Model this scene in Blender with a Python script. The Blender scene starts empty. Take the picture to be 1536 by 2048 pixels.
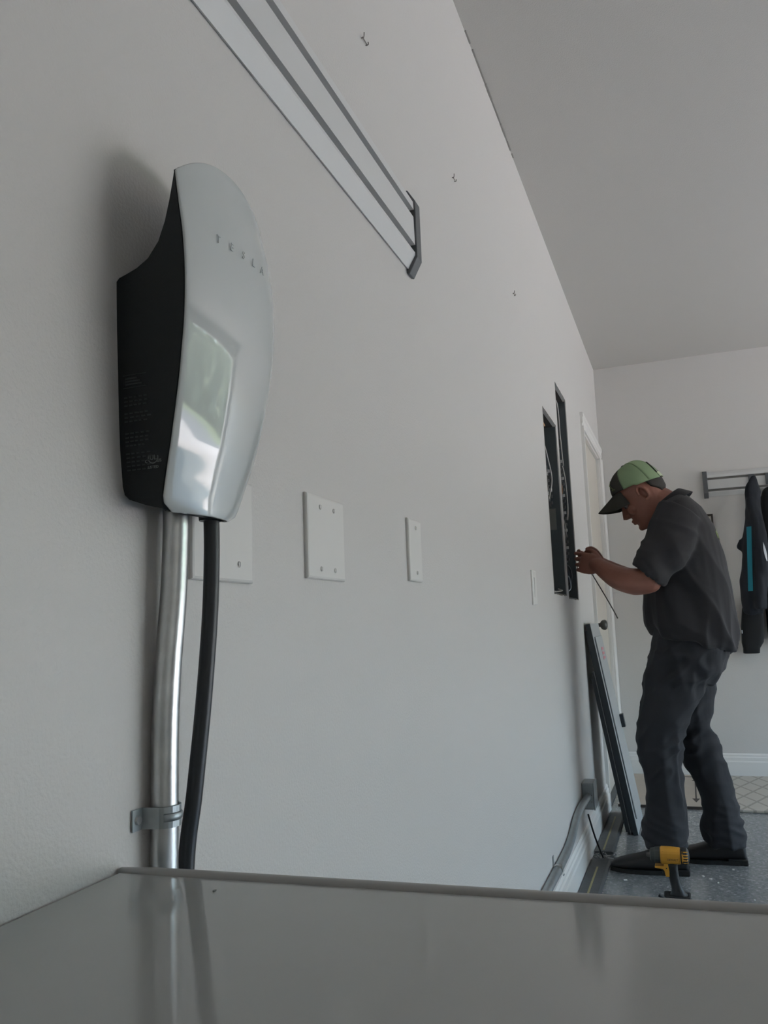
import bpy, bmesh, math, random
from mathutils import Vector, Matrix, noise
from mathutils.bvhtree import BVHTree

random.seed(7)
S = bpy.context.scene
COL = S.collection
V = Vector

# ------------------------------------------------------------------ camera
yaw, pitch, roll = 0.3462974, 0.14064381, -0.03639049
f = V((-math.sin(yaw)*math.cos(pitch), math.cos(yaw)*math.cos(pitch), math.sin(pitch)))
r = f.cross(V((0, 0, 1))).normalized()
u = r.cross(f)
rr = math.cos(roll)*r + math.sin(roll)*u
uu = -math.sin(roll)*r + math.cos(roll)*u
cam = bpy.data.cameras.new('camera')
cam.sensor_fit = 'VERTICAL'
cam.sensor_height = 36.0
cam.lens = 1640.7/2048*36.0
cam.clip_start = 0.02
co = bpy.data.objects.new('camera', cam)
COL.objects.link(co)
co.matrix_world = Matrix(((rr.x, uu.x, -f.x, 0.462), (rr.y, uu.y, -f.y, 0.0), (rr.z, uu.z, -f.z, 0.965), (0, 0, 0, 1)))
S.camera = co

# ------------------------------------------------------------------ world, sun, exposure
W = bpy.data.worlds.new('world')
S.world = W
W.use_nodes = True
nt = W.node_tree
bg = nt.nodes['Background']
sky = nt.nodes.new('ShaderNodeTexSky')
sky.sky_type = 'NISHITA'
sky.sun_disc = False
sky.sun_elevation = math.radians(52)
sky.sun_rotation = math.radians(200)
sky.air_density = 1.5
sky.dust_density = 1.2
nt.links.new(sky.outputs[0], bg.inputs[0])
bg.inputs[1].default_value = 0.30

sun = bpy.data.lights.new('sun', 'SUN')
sun.energy = 3.2
sun.angle = 0.01
sun.color = (1.0, 0.93, 0.84)
so = bpy.data.objects.new('sun', sun)
COL.objects.link(so)
so.rotation_euler = V((-0.36, 0.30, -1.0)).to_track_quat('-Z', 'Y').to_euler()

portal = bpy.data.lights.new('door_portal', 'AREA')
portal.shape = 'RECTANGLE'
portal.size = 4.0
portal.size_y = 2.15
portal.cycles.is_portal = True
po = bpy.data.objects.new('door_portal', portal)
COL.objects.link(po)
po.location = (4.93, 3.3, 1.09)
po.rotation_euler = V((-1, 0, 0)).to_track_quat('-Z', 'Z').to_euler()

S.view_settings.view_transform = 'Standard'
S.view_settings.look = 'None'
S.view_settings.gamma = 1.0
S.view_settings.use_curve_mapping = False
S.view_settings.exposure = 2.98

# ------------------------------------------------------------------ helpers
def mat(name, col, rough=0.5, metal=0.0, bump=None, var=None, spec=0.5, coat=0.0, sheen=0.0):
    """procedural principled material; bump=(scale,strength,detail), var=(scale,amount)"""
    m = bpy.data.materials.new(name)
    m.use_nodes = True
    t = m.node_tree
    b = t.nodes['Principled BSDF']
    c = (*col, 1.0)
    b.inputs['Base Color'].default_value = c
    b.inputs['Roughness'].default_value = rough
    b.inputs['Metallic'].default_value = metal
    b.inputs['Specular IOR Level'].default_value = spec
    if coat:
        b.inputs['Coat Weight'].default_value = coat
        b.inputs['Coat Roughness'].default_value = 0.05
    if sheen:
        b.inputs['Sheen Weight'].default_value = sheen
    tc = t.nodes.new('ShaderNodeTexCoord')
    geo = t.nodes.new('ShaderNodeNewGeometry')
    pos = geo.outputs['Position']
    if bump:
        n = t.nodes.new('ShaderNodeTexNoise')
        n.inputs['Scale'].default_value = bump[0]
        n.inputs['Detail'].default_value = bump[2] if len(bump) > 2 else 3
        bp = t.nodes.new('ShaderNodeBump')
        bp.inputs['Strength'].default_value = bump[1]
        bp.inputs['Distance'].default_value = 0.002
        t.links.new(pos, n.inputs['Vector'])
        t.links.new(n.outputs['Fac'], bp.inputs['Height'])
        t.links.new(bp.outputs['Normal'], b.inputs['Normal'])
    if var:
        n2 = t.nodes.new('ShaderNodeTexNoise')
        n2.inputs['Scale'].default_value = var[0]
        n2.inputs['Detail'].default_value = 4
        mx = t.nodes.new('ShaderNodeMix')
        mx.data_type = 'RGBA'
        a = var[1]
        mx.inputs['A'].default_value = (*[x*(1-a) for x in col], 1)
        mx.inputs['B'].default_value = (*[min(1, x*(1+a)) for x in col], 1)
        t.links.new(pos, n2.inputs['Vector'])
        t.links.new(n2.outputs['Fac'], mx.inputs['Factor'])
        t.links.new(mx.outputs['Result'], b.inputs['Base Color'])
    return m

WL = {}
def empty(name, loc, label=None, cat=None, group=None):
    o = bpy.data.objects.new(name, None)
    o.empty_display_size = 0.05
    COL.objects.link(o)
    o.location = loc
    WL[o.name] = V(loc)
    tag(o, label, cat, group)
    return o

def tag(o, label=None, cat=None, group=None, kind=None):
    if label: o['label'] = label
    if cat: o['category'] = cat
    if group: o['group'] = group
    if kind: o['kind'] = kind
    return o

def obj(name, bm, m, parent=None, smooth=False, bevel=0.0, mesh=None):
    """link one mesh object built in world coordinates, origin at its base centre"""
    if mesh is None:
        bmesh.ops.recalc_face_normals(bm, faces=bm.faces[:])
        mesh = bpy.data.meshes.new(name)
        bm.to_mesh(mesh)
        bm.free()
    xs = [v.co for v in mesh.vertices]
    c = V(((min(p.x for p in xs)+max(p.x for p in xs))/2, (min(p.y for p in xs)+max(p.y for p in xs))/2, min(p.z for p in xs)))
    mesh.transform(Matrix.Translation(-c))
    mesh.materials.clear()
    mesh.materials.append(m)
    if smooth:
        for p in mesh.polygons: p.use_smooth = True
    o = bpy.data.objects.new(name, mesh)
    COL.objects.link(o)
    pl = WL[parent.name] if parent else V((0, 0, 0))
    o.location = c - pl
    WL[o.name] = c
    if parent: o.parent = parent
    if bevel:
        md = o.modifiers.new('bevel', 'BEVEL')
        md.width = bevel
        md.segments = 2
        md.limit_method = 'ANGLE'
    return o

def struct(name, bm, m, parent=None, **k):
    o = obj(name, bm, m, parent, **k)
    if not parent: o['kind'] = 'structure'
    return o

def dup(o, loc=None, parent=None, rot=None):
    """copy a part (shares mesh data)"""
    c = o.copy()
    COL.objects.link(c)
    if parent: c.parent = parent
    if loc is not None:
        c.location = V(loc) - (WL[parent.name] if parent else V((0, 0, 0)))
        WL[c.name] = V(loc)
    if rot is not None: c.rotation_euler = rot
    return c

def B(): return bmesh.new()

def box(bm, lo, hi, M=None):
    x0, y0, z0 = lo; x1, y1, z1 = hi
    vs = [bm.verts.new(p) for p in ((x0,y0,z0),(x1,y0,z0),(x1,y1,z0),(x0,y1,z0),(x0,y0,z1),(x1,y0,z1),(x1,y1,z1),(x0,y1,z1))]
    if M is not None:
        for v in vs: v.co = M @ v.co
    for q in ((0,3,2,1),(4,5,6,7),(0,1,5,4),(1,2,6,5),(2,3,7,6),(3,0,4,7)):
        bm.faces.new([vs[i] for i in q])
    return bm

def bx(lo, hi, M=None): return box(B(), lo, hi, M)

def loft(bm, rings, caps=True):
    prev = None; first = None
    for R in rings:
        vs = [bm.verts.new(p) for p in R]
        if prev:
            n = len(vs)
            for i in range(n):
                bm.faces.new((prev[i], prev[(i+1) % n], vs[(i+1) % n], vs[i]))
        else: first = vs
        prev = vs
    if caps:
        bm.faces.new(list(reversed(first)))
        bm.faces.new(prev)
    return bm

def ring(c, a, b, n=20, p=2.0):
    """superellipse ring round c with half-axis vectors a, b"""
    c = V(c); a = V(a); b = V(b); out = []
    for i in range(n):
        t = 2*math.pi*i/n
        ct, st = math.cos(t), math.sin(t)
        out.append(c + a*math.copysign(abs(ct)**(2/p), ct) + b*math.copysign(abs(st)**(2/p), st))
    return out

def spline(pts, k=8):
    pts = [V(p) for p in pts]
    if len(pts) < 3: return pts
    out = []
    for i in range(len(pts)-1):
        p0 = pts[max(i-1, 0)]; p1 = pts[i]; p2 = pts[i+1]; p3 = pts[min(i+2, len(pts)-1)]
        for j in range(k):
            t = j/k
            out.append(0.5*((2*p1)+(p2-p0)*t+(2*p0-5*p1+4*p2-p3)*t*t+(3*p1-p0-3*p2+p3)*t**3))
    out.append(pts[-1])
    return out

def tube(bm, pts, rad, n=12, k=8, smooth_path=True):
    P = spline(pts, k) if smooth_path else [V(p) for p in pts]
    N = len(P)
    rads = rad if isinstance(rad, (list, tuple)) else None
    up = None; rings = []
    for i, p in enumerate(P):
        d = (P[min(i+1, N-1)]-P[max(i-1, 0)]).normalized()
        if up is None:
            up = d.orthogonal().normalized()
        up = (up - d*up.dot(d)).normalized()
        s = d.cross(up)
        if rads:
            t = i/(N-1)*(len(rads)-1); j = min(int(t), len(rads)-2); q = rads[j]+(rads[j+1]-rads[j])*(t-j)
        else: q = rad
        rings.append(ring(p, up*q, s*q, n))
    return loft(bm, rings)

def limb(bm, pts, rad, n=14, k=6):
    """tapering limb with rounded ends"""
    P = [V(p) for p in pts]
    d0 = (P[0]-P[1]).normalized(); d1 = (P[-1]-P[-2]).normalized()
    tube(bm, P, rad, n, k)
    ball(bm, P[0], rad[0]*0.98); ball(bm, P[-1], rad[-1]*0.98)
    return bm

def ball(bm, c, r, seg=14, M=None):
    rv = r if isinstance(r, (tuple, list)) else (r, r, r)
    T = Matrix.Translation(V(c)) @ (M.to_4x4() if M is not None else Matrix.Identity(4)) @ Matrix.Diagonal((*rv, 1))
    bmesh.ops.create_uvsphere(bm, u_segments=seg, v_segments=max(6, seg//2+1), radius=1.0, matrix=T)
    return bm

def cyl(bm, p0, p1, r0, r1=None, n=20):
    r1 = r0 if r1 is None else r1
    p0 = V(p0); p1 = V(p1); d = (p1-p0).normalized(); a = d.orthogonal().normalized(); b = d.cross(a)
    return loft(bm, [ring(p0, a*r0, b*r0, n), ring(p1, a*r1, b*r1, n)])

def prism(bm, prof, axis, t0, t1):
    """extrude a 2D profile along an axis: axis 'y' -> profile is (x,z); 'x' -> (y,z); 'z' -> (x,y)"""
    def pt(p, t):
        return {'y': (p[0], t, p[1]), 'x': (t, p[0], p[1]), 'z': (p[0], p[1], t)}[axis]
    return loft(bm, [[V(pt(p, t0)) for p in prof], [V(pt(p, t1)) for p in prof]])

def remesh(bm, voxel, smooth=4):
    bmesh.ops.recalc_face_normals(bm, faces=bm.faces[:])
    me = bpy.data.meshes.new('tmp'); bm.to_mesh(me); bm.free()
    o = bpy.data.objects.new('tmp', me); COL.objects.link(o)
    m = o.modifiers.new('r', 'REMESH'); m.mode = 'VOXEL'; m.voxel_size = voxel
    if smooth:
        s = o.modifiers.new('s', 'SMOOTH'); s.factor = 0.5; s.iterations = smooth
    dg = bpy.context.evaluated_depsgraph_get()
    me2 = bpy.data.meshes.new_from_object(o.evaluated_get(dg), depsgraph=dg)
    bpy.data.objects.remove(o); bpy.data.meshes.remove(me)
    return me2

def displace(me, fn):
    ns = [v.normal.copy() for v in me.vertices]
    for v, n in zip(me.vertices, ns):
        v.co = v.co + n*fn(v.co)

def text(name, body, size, M, m, parent, extrude=0.0003, spacing=1.0):
    cu = bpy.data.curves.new('t', 'FONT'); cu.body = body; cu.size = size; cu.extrude = extrude
    cu.align_x = 'CENTER'; cu.align_y = 'CENTER'; cu.space_character = spacing
    o = bpy.data.objects.new('t', cu); COL.objects.link(o)
    dg = bpy.context.evaluated_depsgraph_get()
    me = bpy.data.meshes.new_from_object(o.evaluated_get(dg), depsgraph=dg)
    bpy.data.objects.remove(o); bpy.data.curves.remove(cu)
    me.transform(M)
    return obj(name, None, m, parent, mesh=me)

def frame(loc, X, Y, Z):
    X = V(X); Y = V(Y); Z = V(Z); l = V(loc)
    return Matrix(((X.x, Y.x, Z.x, l.x), (X.y, Y.y, Z.y, l.y), (X.z, Y.z, Z.z, l.z), (0, 0, 0, 1)))

# ------------------------------------------------------------------ materials
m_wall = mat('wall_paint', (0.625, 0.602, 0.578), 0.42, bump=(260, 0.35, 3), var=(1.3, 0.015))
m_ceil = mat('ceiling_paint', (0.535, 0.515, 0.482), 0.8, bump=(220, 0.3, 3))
m_trim = mat('trim_paint', (0.78, 0.76, 0.73), 0.35)
m_door = mat('door_paint', (0.60, 0.55, 0.48), 0.4)
m_plate = mat('plate_plastic', (0.72, 0.70, 0.67), 0.38)
m_rail = mat('rail_plastic', (0.64, 0.635, 0.625), 0.45, bump=(300, 0.05))
m_groove = mat('rail_groove', (0.22, 0.21, 0.20), 0.6)
m_cap = mat('rail_cap', (0.11, 0.115, 0.12), 0.5)
m_blk = mat('charger_body', (0.0085, 0.0115, 0.0135), 0.5, bump=(500, 0.08), spec=0.35)
m_glass = mat('charger_face', (0.58, 0.605, 0.60), 0.06, coat=0.6)
m_print = mat('grey_print', (0.036, 0.041, 0.043), 0.6)
m_letter = mat('letter_print', (0.45, 0.475, 0.475), 0.3)
m_rub = mat('cable_rubber', (0.018, 0.02, 0.024), 0.38, bump=(400, 0.08))
m_emt = mat('galvanised', (0.55, 0.56, 0.56), 0.30, 1.0, var=(55, 0.25), bump=(120, 0.08))
m_zinc = mat('zinc_box', (0.36, 0.39, 0.40), 0.42, 0.85, var=(40, 0.2))
m_lid = mat('chest_lid', (0.36, 0.36, 0.35), 0.085, var=(30, 0.02))
m_edge = mat('chest_edge', (0.36, 0.355, 0.34), 0.35)
m_enc = mat('enclosure', (0.10, 0.115, 0.12), 0.45)
m_cav = mat('cavity_brown_shaded', (0.045, 0.036, 0.030), 0.9)  # dark cavity brown, with shade at the recess top mixed into the colour
m_brk = mat('breaker_black', (0.02, 0.02, 0.021), 0.4)
m_tog = mat('breaker_toggle', (0.16, 0.16, 0.16), 0.5)
m_wireW = mat('wire_white', (0.55, 0.53, 0.49), 0.5)
m_wireC = mat('wire_copper', (0.45, 0.24, 0.12), 0.35, 0.8)
m_wireB = mat('wire_black', (0.02, 0.02, 0.02), 0.5)
m_stick = mat('sticker', (0.22, 0.22, 0.20), 0.6)
m_paper = mat('torn_edge', (0.20, 0.175, 0.15), 0.9)
m_covG = mat('cover_grey', (0.37, 0.385, 0.385), 0.38, 0.0, bump=(400, 0.05))
m_covD = mat('cover_dark', (0.030, 0.036, 0.042), 0.4)
m_pink = mat('pink_print', (0.62, 0.24, 0.27), 0.6)
m_knob = mat('knob_metal', (0.085, 0.082, 0.075), 0.38, 0.5)
m_strip = mat('strip_rubber', (0.085, 0.088, 0.09), 0.5, bump=(80, 0.3), var=(20, 0.25))
m_yel = mat('yellow_line', (0.36, 0.31, 0.15), 0.5)
m_rod = mat('dark_rod', (0.03, 0.03, 0.032), 0.4, 0.6)
m_steel = mat('grey_rod', (0.12, 0.11, 0.10), 0.45, 0.5)
m_skin = mat('skin', (0.31, 0.130, 0.090), 0.5, bump=(180, 0.2), var=(14, 0.14))
m_shirt = mat('shirt_cloth', (0.027, 0.0255, 0.0285), 0.88, bump=(900, 0.35), var=(8, 0.10), sheen=0.04)
m_pants = mat('trouser_cloth', (0.024, 0.025, 0.030), 0.88, bump=(1000, 0.35), var=(9, 0.14), sheen=0.03)
m_shoe = mat('shoe_leather', (0.022, 0.020, 0.020), 0.5, bump=(150, 0.15))
m_sole = mat('shoe_sole', (0.012, 0.012, 0.012), 0.7)
m_grey = mat('grey_hair', (0.13, 0.10, 0.085), 0.7, bump=(500, 0.9))
m_mark = mat('mark_print', (0.16, 0.17, 0.17), 0.6)
m_eye = mat('eye_white_shaded', (0.30, 0.26, 0.24), 0.25)  # whites darkened: shade under the cap brim is in the colour
m_hair = mat('hair', (0.022, 0.018, 0.015), 0.6, bump=(500, 0.9))
m_capF = mat('cap_front', (0.060, 0.055, 0.045), 0.9, bump=(900, 0.4))
m_capG = mat('cap_mesh', (0.30, 0.41, 0.23), 0.8, bump=(1400, 0.8))
m_embl = mat('cap_emblem', (0.20, 0.24, 0.10), 0.8)
m_navy = mat('navy_cloth', (0.006, 0.009, 0.016), 0.75, bump=(500, 0.2))
m_teal = mat('teal_cloth', (0.015, 0.24, 0.32), 0.7)
m_blackc = mat('black_cloth', (0.007, 0.0075, 0.009), 0.8, bump=(500, 0.2))
m_whitec = mat('white_cloth', (0.6, 0.62, 0.66), 0.7)
m_dyel = mat('drill_yellow', (0.62, 0.30, 0.03), 0.45)
m_dblk = mat('drill_black', (0.016, 0.017, 0.018), 0.5, bump=(300, 0.2))
m_dgry = mat('drill_gear', (0.05, 0.055, 0.05), 0.45, 0.3)
m_card = mat('cardboard', (0.46, 0.40, 0.33), 0.85, var=(12, 0.06))
m_ink = mat('ink', (0.05, 0.04, 0.035), 0.8)
m_conc = mat('driveway_concrete', (0.54, 0.485, 0.44), 0.9, var=(2, 0.1))
m_grass = mat('lawn', (0.17, 0.21, 0.09), 0.95, var=(6, 0.3))
m_hedge = mat('hedge', (0.10, 0.12, 0.07), 0.95, var=(3, 0.4))
m_staple = mat('staple', (0.20, 0.18, 0.16), 0.5, 0.5)
m_white = mat('flake_white', (0.75, 0.75, 0.73), 0.7)

def floor_mat():
    m = bpy.data.materials.new('epoxy_floor'); m.use_nodes = True
    t = m.node_tree; b = t.nodes['Principled BSDF']
    g = t.nodes.new('ShaderNodeNewGeometry')
    vo = t.nodes.new('ShaderNodeTexVoronoi'); vo.inputs['Scale'].default_value = 120
    cr = t.nodes.new('ShaderNodeValToRGB')
    e = cr.color_ramp.elements
    e[0].position = 0.0; e[0].color = (0.17, 0.185, 0.19, 1)
    e[1].position = 1.0; e[1].color = (0.42, 0.43, 0.43, 1)
    q = e.new(0.5); q.color = (0.235, 0.25, 0.25, 1)
    q = e.new(0.85); q.color = (0.28, 0.29, 0.29, 1)
    sp = t.nodes.new('ShaderNodeSeparateColor')
    t.links.new(g.outputs['Position'], vo.inputs['Vector'])
    t.links.new(vo.outputs['Color'], sp.inputs['Color'])
    t.links.new(sp.outputs[0], cr.inputs['Fac'])
    t.links.new(cr.outputs['Color'], b.inputs['Base Color'])
    b.inputs['Roughness'].default_value = 0.22
    return m
m_floor = floor_mat()

def rug_mat():
    m = bpy.data.materials.new('rug_lattice'); m.use_nodes = True
    t = m.node_tree; b = t.nodes['Principled BSDF']
    g = t.nodes.new('ShaderNodeNewGeometry')
    sep = t.nodes.new('ShaderNodeSeparateXYZ')
    t.links.new(g.outputs['Position'], sep.inputs[0])
    def mth(op, a, b_=None):
        n = t.nodes.new('ShaderNodeMath'); n.operation = op
        for i, x in enumerate((a, b_)):
            if x is None: continue
            if isinstance(x, (int, float)): n.inputs[i].default_value = x
            else: t.links.new(x, n.inputs[i])
        return n.outputs[0]
    ys = mth('MULTIPLY', sep.outputs[1], 0.42)
    def lines(s):
        q = mth('ADD' if s > 0 else 'SUBTRACT', sep.outputs[0], ys)
        fr = mth('FRACT', mth('MULTIPLY', q, 9.0))
        return mth('LESS_THAN', mth('ABSOLUTE', mth('SUBTRACT', fr, 0.5)), 0.07)
    k = mth('MAXIMUM', lines(1), lines(-1))
    nz = t.nodes.new('ShaderNodeTexNoise'); nz.inputs['Scale'].default_value = 160
    t.links.new(g.outputs['Position'], nz.inputs['Vector'])
    k2 = mth('MULTIPLY', k, nz.outputs['Fac'])
    mx = t.nodes.new('ShaderNodeMix'); mx.data_type = 'RGBA'
    mx.inputs['A'].default_value = (0.50, 0.47, 0.41, 1); mx.inputs['B'].default_value = (0.20, 0.18, 0.15, 1)
    t.links.new(k2, mx.inputs['Factor']); t.links.new(mx.outputs['Result'], b.inputs['Base Color'])
    bp = t.nodes.new('ShaderNodeBump'); bp.inputs['Strength'].default_value = 0.5
    t.links.new(nz.outputs['Fac'], bp.inputs['Height']); t.links.new(bp.outputs['Normal'], b.inputs['Normal'])
    b.inputs['Roughness'].default_value = 0.95
    return m
m_rug = rug_mat()

# ------------------------------------------------------------------ structure
H = 2.655          # ceiling height
YB = 5.58          # back wall
YF = -1.3          # wall behind the viewer
XR = 4.9           # wall with the open garage door
def holed(bm, xs, fixed, ts, zs, holes, axis, t0, t1):
    """slab between fixed planes t0..t1 with rectangular holes; axis 'x': slab normal x, cells (y,z)"""
    def P(t, a, c): return (t, a, c) if axis == 'x' else (a, t, c)
    cache = {}
    def vt(t, a, c):
        k = (round(t, 5), round(a, 5), round(c, 5))
        if k not in cache: cache[k] = bm.verts.new(P(t, a, c))
        return cache[k]
    def solid(i, j):
        if i < 0 or j < 0 or i >= len(ts)-1 or j >= len(zs)-1: return False
        a = (ts[i]+ts[i+1])/2; c = (zs[j]+zs[j+1])/2
        return not any(h[0] < a < h[1] and h[2] < c < h[3] for h in holes)
    for i in range(len(ts)-1):
        for j in range(len(zs)-1):
            if not solid(i, j): continue
            a0, a1, c0, c1 = ts[i], ts[i+1], zs[j], zs[j+1]
            for t in (t0, t1):
                bm.faces.new([vt(t, a0, c0), vt(t, a1, c0), vt(t, a1, c1), vt(t, a0, c1)])
            for (di, dj, q) in ((-1, 0, ((a0, c0), (a0, c1))), (1, 0, ((a1, c0), (a1, c1))), (0, -1, ((a0, c0), (a1, c0))), (0, 1, ((a0, c1), (a1, c1)))):
                if not solid(i+di, j+dj):
                    (p, s), (p2, s2) = q
                    bm.faces.new([vt(t0, p, s), vt(t0, p2, s2), vt(t1, p2, s2), vt(t1, p, s)])
    return bm

holesL = [(3.14, 3.485, 1.072, 1.797), (3.55, 3.878, 1.062, 2.008), (4.575, 5.50, -0.1, 2.028)]
ysL = sorted({YF, YB} | {h[0] for h in holesL} | {h[1] for h in holesL})
zsL = sorted({0.0, H, 1.072, 1.797, 1.062, 2.008, 2.028})
struct('wall_left', holed(B(), None, None, ysL, zsL, holesL, 'x', 0.0, -0.125), m_wall)
struct('wall_back', bx((-0.125, YB, 0), (XR+0.1, YB+0.12, H)), m_wall)
struct('wall_front', bx((-0.125, YF-0.12, 0), (XR+0.1, YF, H)), m_wall)
gd = (1.3, 5.30, -0.1, 2.17)
struct('wall_right', holed(B(), None, None, [YF, gd[0], gd[1], YB], [0.0, gd[3], H], [gd], 'x', XR, XR+0.12), m_wall)
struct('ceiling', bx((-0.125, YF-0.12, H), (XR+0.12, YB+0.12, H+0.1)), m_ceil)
struct('floor', bx((-0.125, YF-0.12, -0.1), (XR+0.12, YB+0.12, 0)), m_floor)
# frayed paper tape edge along the wall and ceiling joint
bm = B()
for i in range(26):
    y = 2.08 + i*0.028
    w = 0.006*abs(noise.noise(V((y*9, 0, 0)))) + 0.0015
    if 3 < i < 22 or i % 3: box(bm, (0.0, y, H-w-0.001), (0.004+w*0.4, y+0.028, H-0.0002))
struct('trim_5', bm, mat('tape_edge', (0.30, 0.285, 0.265), 0.9))

# baseboards
def base_prof(sx=1.0):
    return [(0, 0), (0.016, 0), (0.016, 0.082), (0.013, 0.090), (0.013, 0.108), (0.009, 0.114), (0.009, 0.124), (0.004, 0.132), (0, 0.132)]
struct('baseboard_left', prism(B(), base_prof(), 'y', 0.75, 4.495), m_trim)
struct('baseboard_back', prism(B(), [(YB-p[0], p[1]) for p in base_prof()], 'x', 0.0, XR), m_trim)

# outside: driveway, street, lawn, trees across the street
struct('ground_outside', bx((XR+0.12, -30, -0.12), (12.0, 34, -0.02)), m_conc)
struct('ground_street', bx((12.0, -30, -0.14), (19.0, 34, -0.03)), mat('asphalt', (0.16, 0.16, 0.16), 0.85, var=(3, 0.2)))
struct('ground_lawn', bx((19.0, -30, -0.14), (40.0, 34, -0.02)), m_grass)
bm = B()
rt = random.Random(5)
for i in range(26):
    yy = -26+i*2.3
    for q in range(4):
        hh = 1.2+1.5*q
        ball(bm, (27+2.2*rt.random()+0.6*q, yy+0.9*(rt.random()-0.5), hh), (1.5+0.5*rt.random(), 1.6+0.6*rt.random(), 1.3+0.6*rt.random()), 10)
hd = obj('hedge', bm, m_hedge, smooth=True)
tag(hd, 'tall green tree hedge across the street outside the open garage', 'hedge', kind='stuff')

# ---- door in the left wall with its casing
dr = empty('door_1', (-0.03, 5.03, 0.0)); dr['kind'] = 'structure'
obj('door_leaf', bx((-0.058, 4.597, 0.008), (-0.018, 5.478, 2.012)), m_door, dr, bevel=0.002)
kn = B()
ky, kz = 4.655, 0.940
cyl(kn, (-0.018, ky, kz), (-0.011, ky, kz), 0.034, 0.031, 24)
cyl(kn, (-0.011, ky, kz), (-0.006, ky, kz), 0.028, 0.020, 24)
cyl(kn, (-0.006, ky, kz), (0.018, ky, kz), 0.010, 0.011, 16)
prof = [(0.014, 0.012), (0.020, 0.021), (0.030, 0.0275), (0.040, 0.028), (0.048, 0.023), (0.052, 0.012)]
loft(kn, [ring((x, ky, kz), (0, q, 0), (0, 0, q), 24) for x, q in prof])
obj('door_knob', kn, m_knob, dr, smooth=True)
cs = empty('trim_1', (0, 5.04, 0)); cs['kind'] = 'structure'
def casing_prof(o, s):   # (x, across) profile from outer edge inward
    return [(0.0, o), (0.017, o), (0.017, o+s*0.022), (0.013, o+s*0.030), (0.013, o+s*0.056), (0.009, o+s*0.064), (0.009, o+s*0.075), (0.0, o+s*0.075)]
bm = B(); loft(bm, [[V((p[0], p[1], z)) for p in casing_prof(4.500, 1)] for z in (0.0, 2.0245)])
obj('casing_side', bm, m_trim, cs)
bm = B(); loft(bm, [[V((p[0], p[1], z)) for p in casing_prof(5.577, -1)] for z in (0.0, 2.0245)])
obj('casing_side', bm, m_trim, cs)
bm = B(); loft(bm, [[V((p[0], y, p[1])) for p in casing_prof(2.100, -1)] for y in (4.500, 5.577)])
obj('casing_head', bm, m_trim, cs)
jb = B()
box(jb, (-0.124, 4.577, 0), (-0.001, 4.594, 2.018)); box(jb, (-0.124, 5.481, 0), (-0.001, 5.498, 2.018)); box(jb, (-0.124, 4.577, 2.014), (-0.001, 5.498, 2.026))
obj('door_jamb', jb, m_trim, cs)
obj('threshold', bx((-0.10, 4.595, 0.0005), (0.012, 5.48, 0.007)), m_strip, cs)

# ------------------------------------------------------------------ storage rails
RP = [(0.0, 1.664), (0.004, 1.662), (0.019, 1.688), (0.019, 1.694), (0.006, 1.697), (0.006, 1.706), (0.020, 1.709),
      (0.019, 1.768), (0.006, 1.771), (0.006, 1.780), (0.020, 1.783), (0.019, 1.800), (0.006, 1.820), (0.0, 1.821)]
def slat_rail(name, x_or_y, along, lo, hi, prof, capend, label, lip=False):
    t = empty(name, ((0.01, (lo+hi)/2, prof[0][1]) if along == 'y' else ((lo+hi)/2, YB-0.01, prof[0][1])), label, 'wall rail')
    P = prof if along == 'y' else [(YB-p[0], p[1]) for p in prof]
    ax = along
    zt = [p[1] for p in prof]
    # three slats and two dark recessed channels
    def sub(idx):
        q = [P[i] for i in idx]
        return q
    wall0 = (0.0 if along == 'y' else YB)
    obj('slat', prism(B(), sub([0, 1, 2, 3]) + [(wall0, prof[3][1])], ax, lo, hi), m_rail, t)
    obj('slat', prism(B(), sub([6, 7]) + [(wall0, prof[7][1]), (wall0, prof[6][1])], ax, lo, hi), m_rail, t)
    obj('slat', prism(B(), sub([10, 11, 12, 13]) + [(wall0, prof[10][1])], ax, lo, hi), m_rail, t)
    for i in (3, 7):
        z0, z1 = prof[i][1]+0.0003, prof[i+3][1]-0.0003
        q = [(wall0, z0), (P[i+1][0], z0), (P[i+1][0], z1), (wall0, z1)]
        obj('channel', prism(B(), q, ax, lo, hi), m_groove, t)
    dz = 0.004
    cp = [(0.0, zt[0]-0.010), (0.006, zt[0]-0.012), (0.0235, zt[2]-0.004), (0.0235, zt[11]+0.002), (0.008, zt[13]+0.006), (0.0, zt[13]+0.007)]
    Q = cp if along == 'y' else [(YB-p[0], p[1]) for p in cp]
    e0, e1 = capend
    obj('end_cap', prism(B(), Q, ax, e0, e1), m_cap, t, bevel=0.0015)
    return t
slat_rail('storage_rail', 0, 'y', -0.6, 1.462, RP, (1.462, 1.492), 'pale slotted storage rail with grey end cap, high on the near wall')
RB = [(p[0], p[1]+0.062-0.005) for p in RP]
slat_rail('storage_rail', 0, 'x', 0.652, 2.3, RB, (0.628, 0.655), 'pale slotted rail on the far wall holding the hung jackets')

# ------------------------------------------------------------------ staples left in the wall
for (y, z, lab) in ((1.262, 2.014, 'small wire hook left in the wall above the storage rail, nearest of three'),
                    (1.882, 2.078, 'small wire hook left in the wall midway between the other two'),
                    (2.650, 2.070, 'small wire hook left in the wall nearest the electrical panels')):
    bm = B()
    tube(bm, [(0.0, y-0.011, z-0.003), (0.005, y-0.011, z-0.003), (0.006, y-0.011, z+0.006)], 0.0010, 6, 3)
    tube(bm, [(0.0, y+0.011, z-0.002), (0.005, y+0.011, z-0.002), (0.005, y+0.011, z+0.003)], 0.0010, 6, 3)
    tube(bm, [(0.003, y-0.012, z-0.003), (0.003, y+0.012, z-0.002)], 0.0010, 6, 1)
    tag(obj('wall_staple', bm, m_staple), lab, 'staple', 'wire hooks left in the wall')

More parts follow.
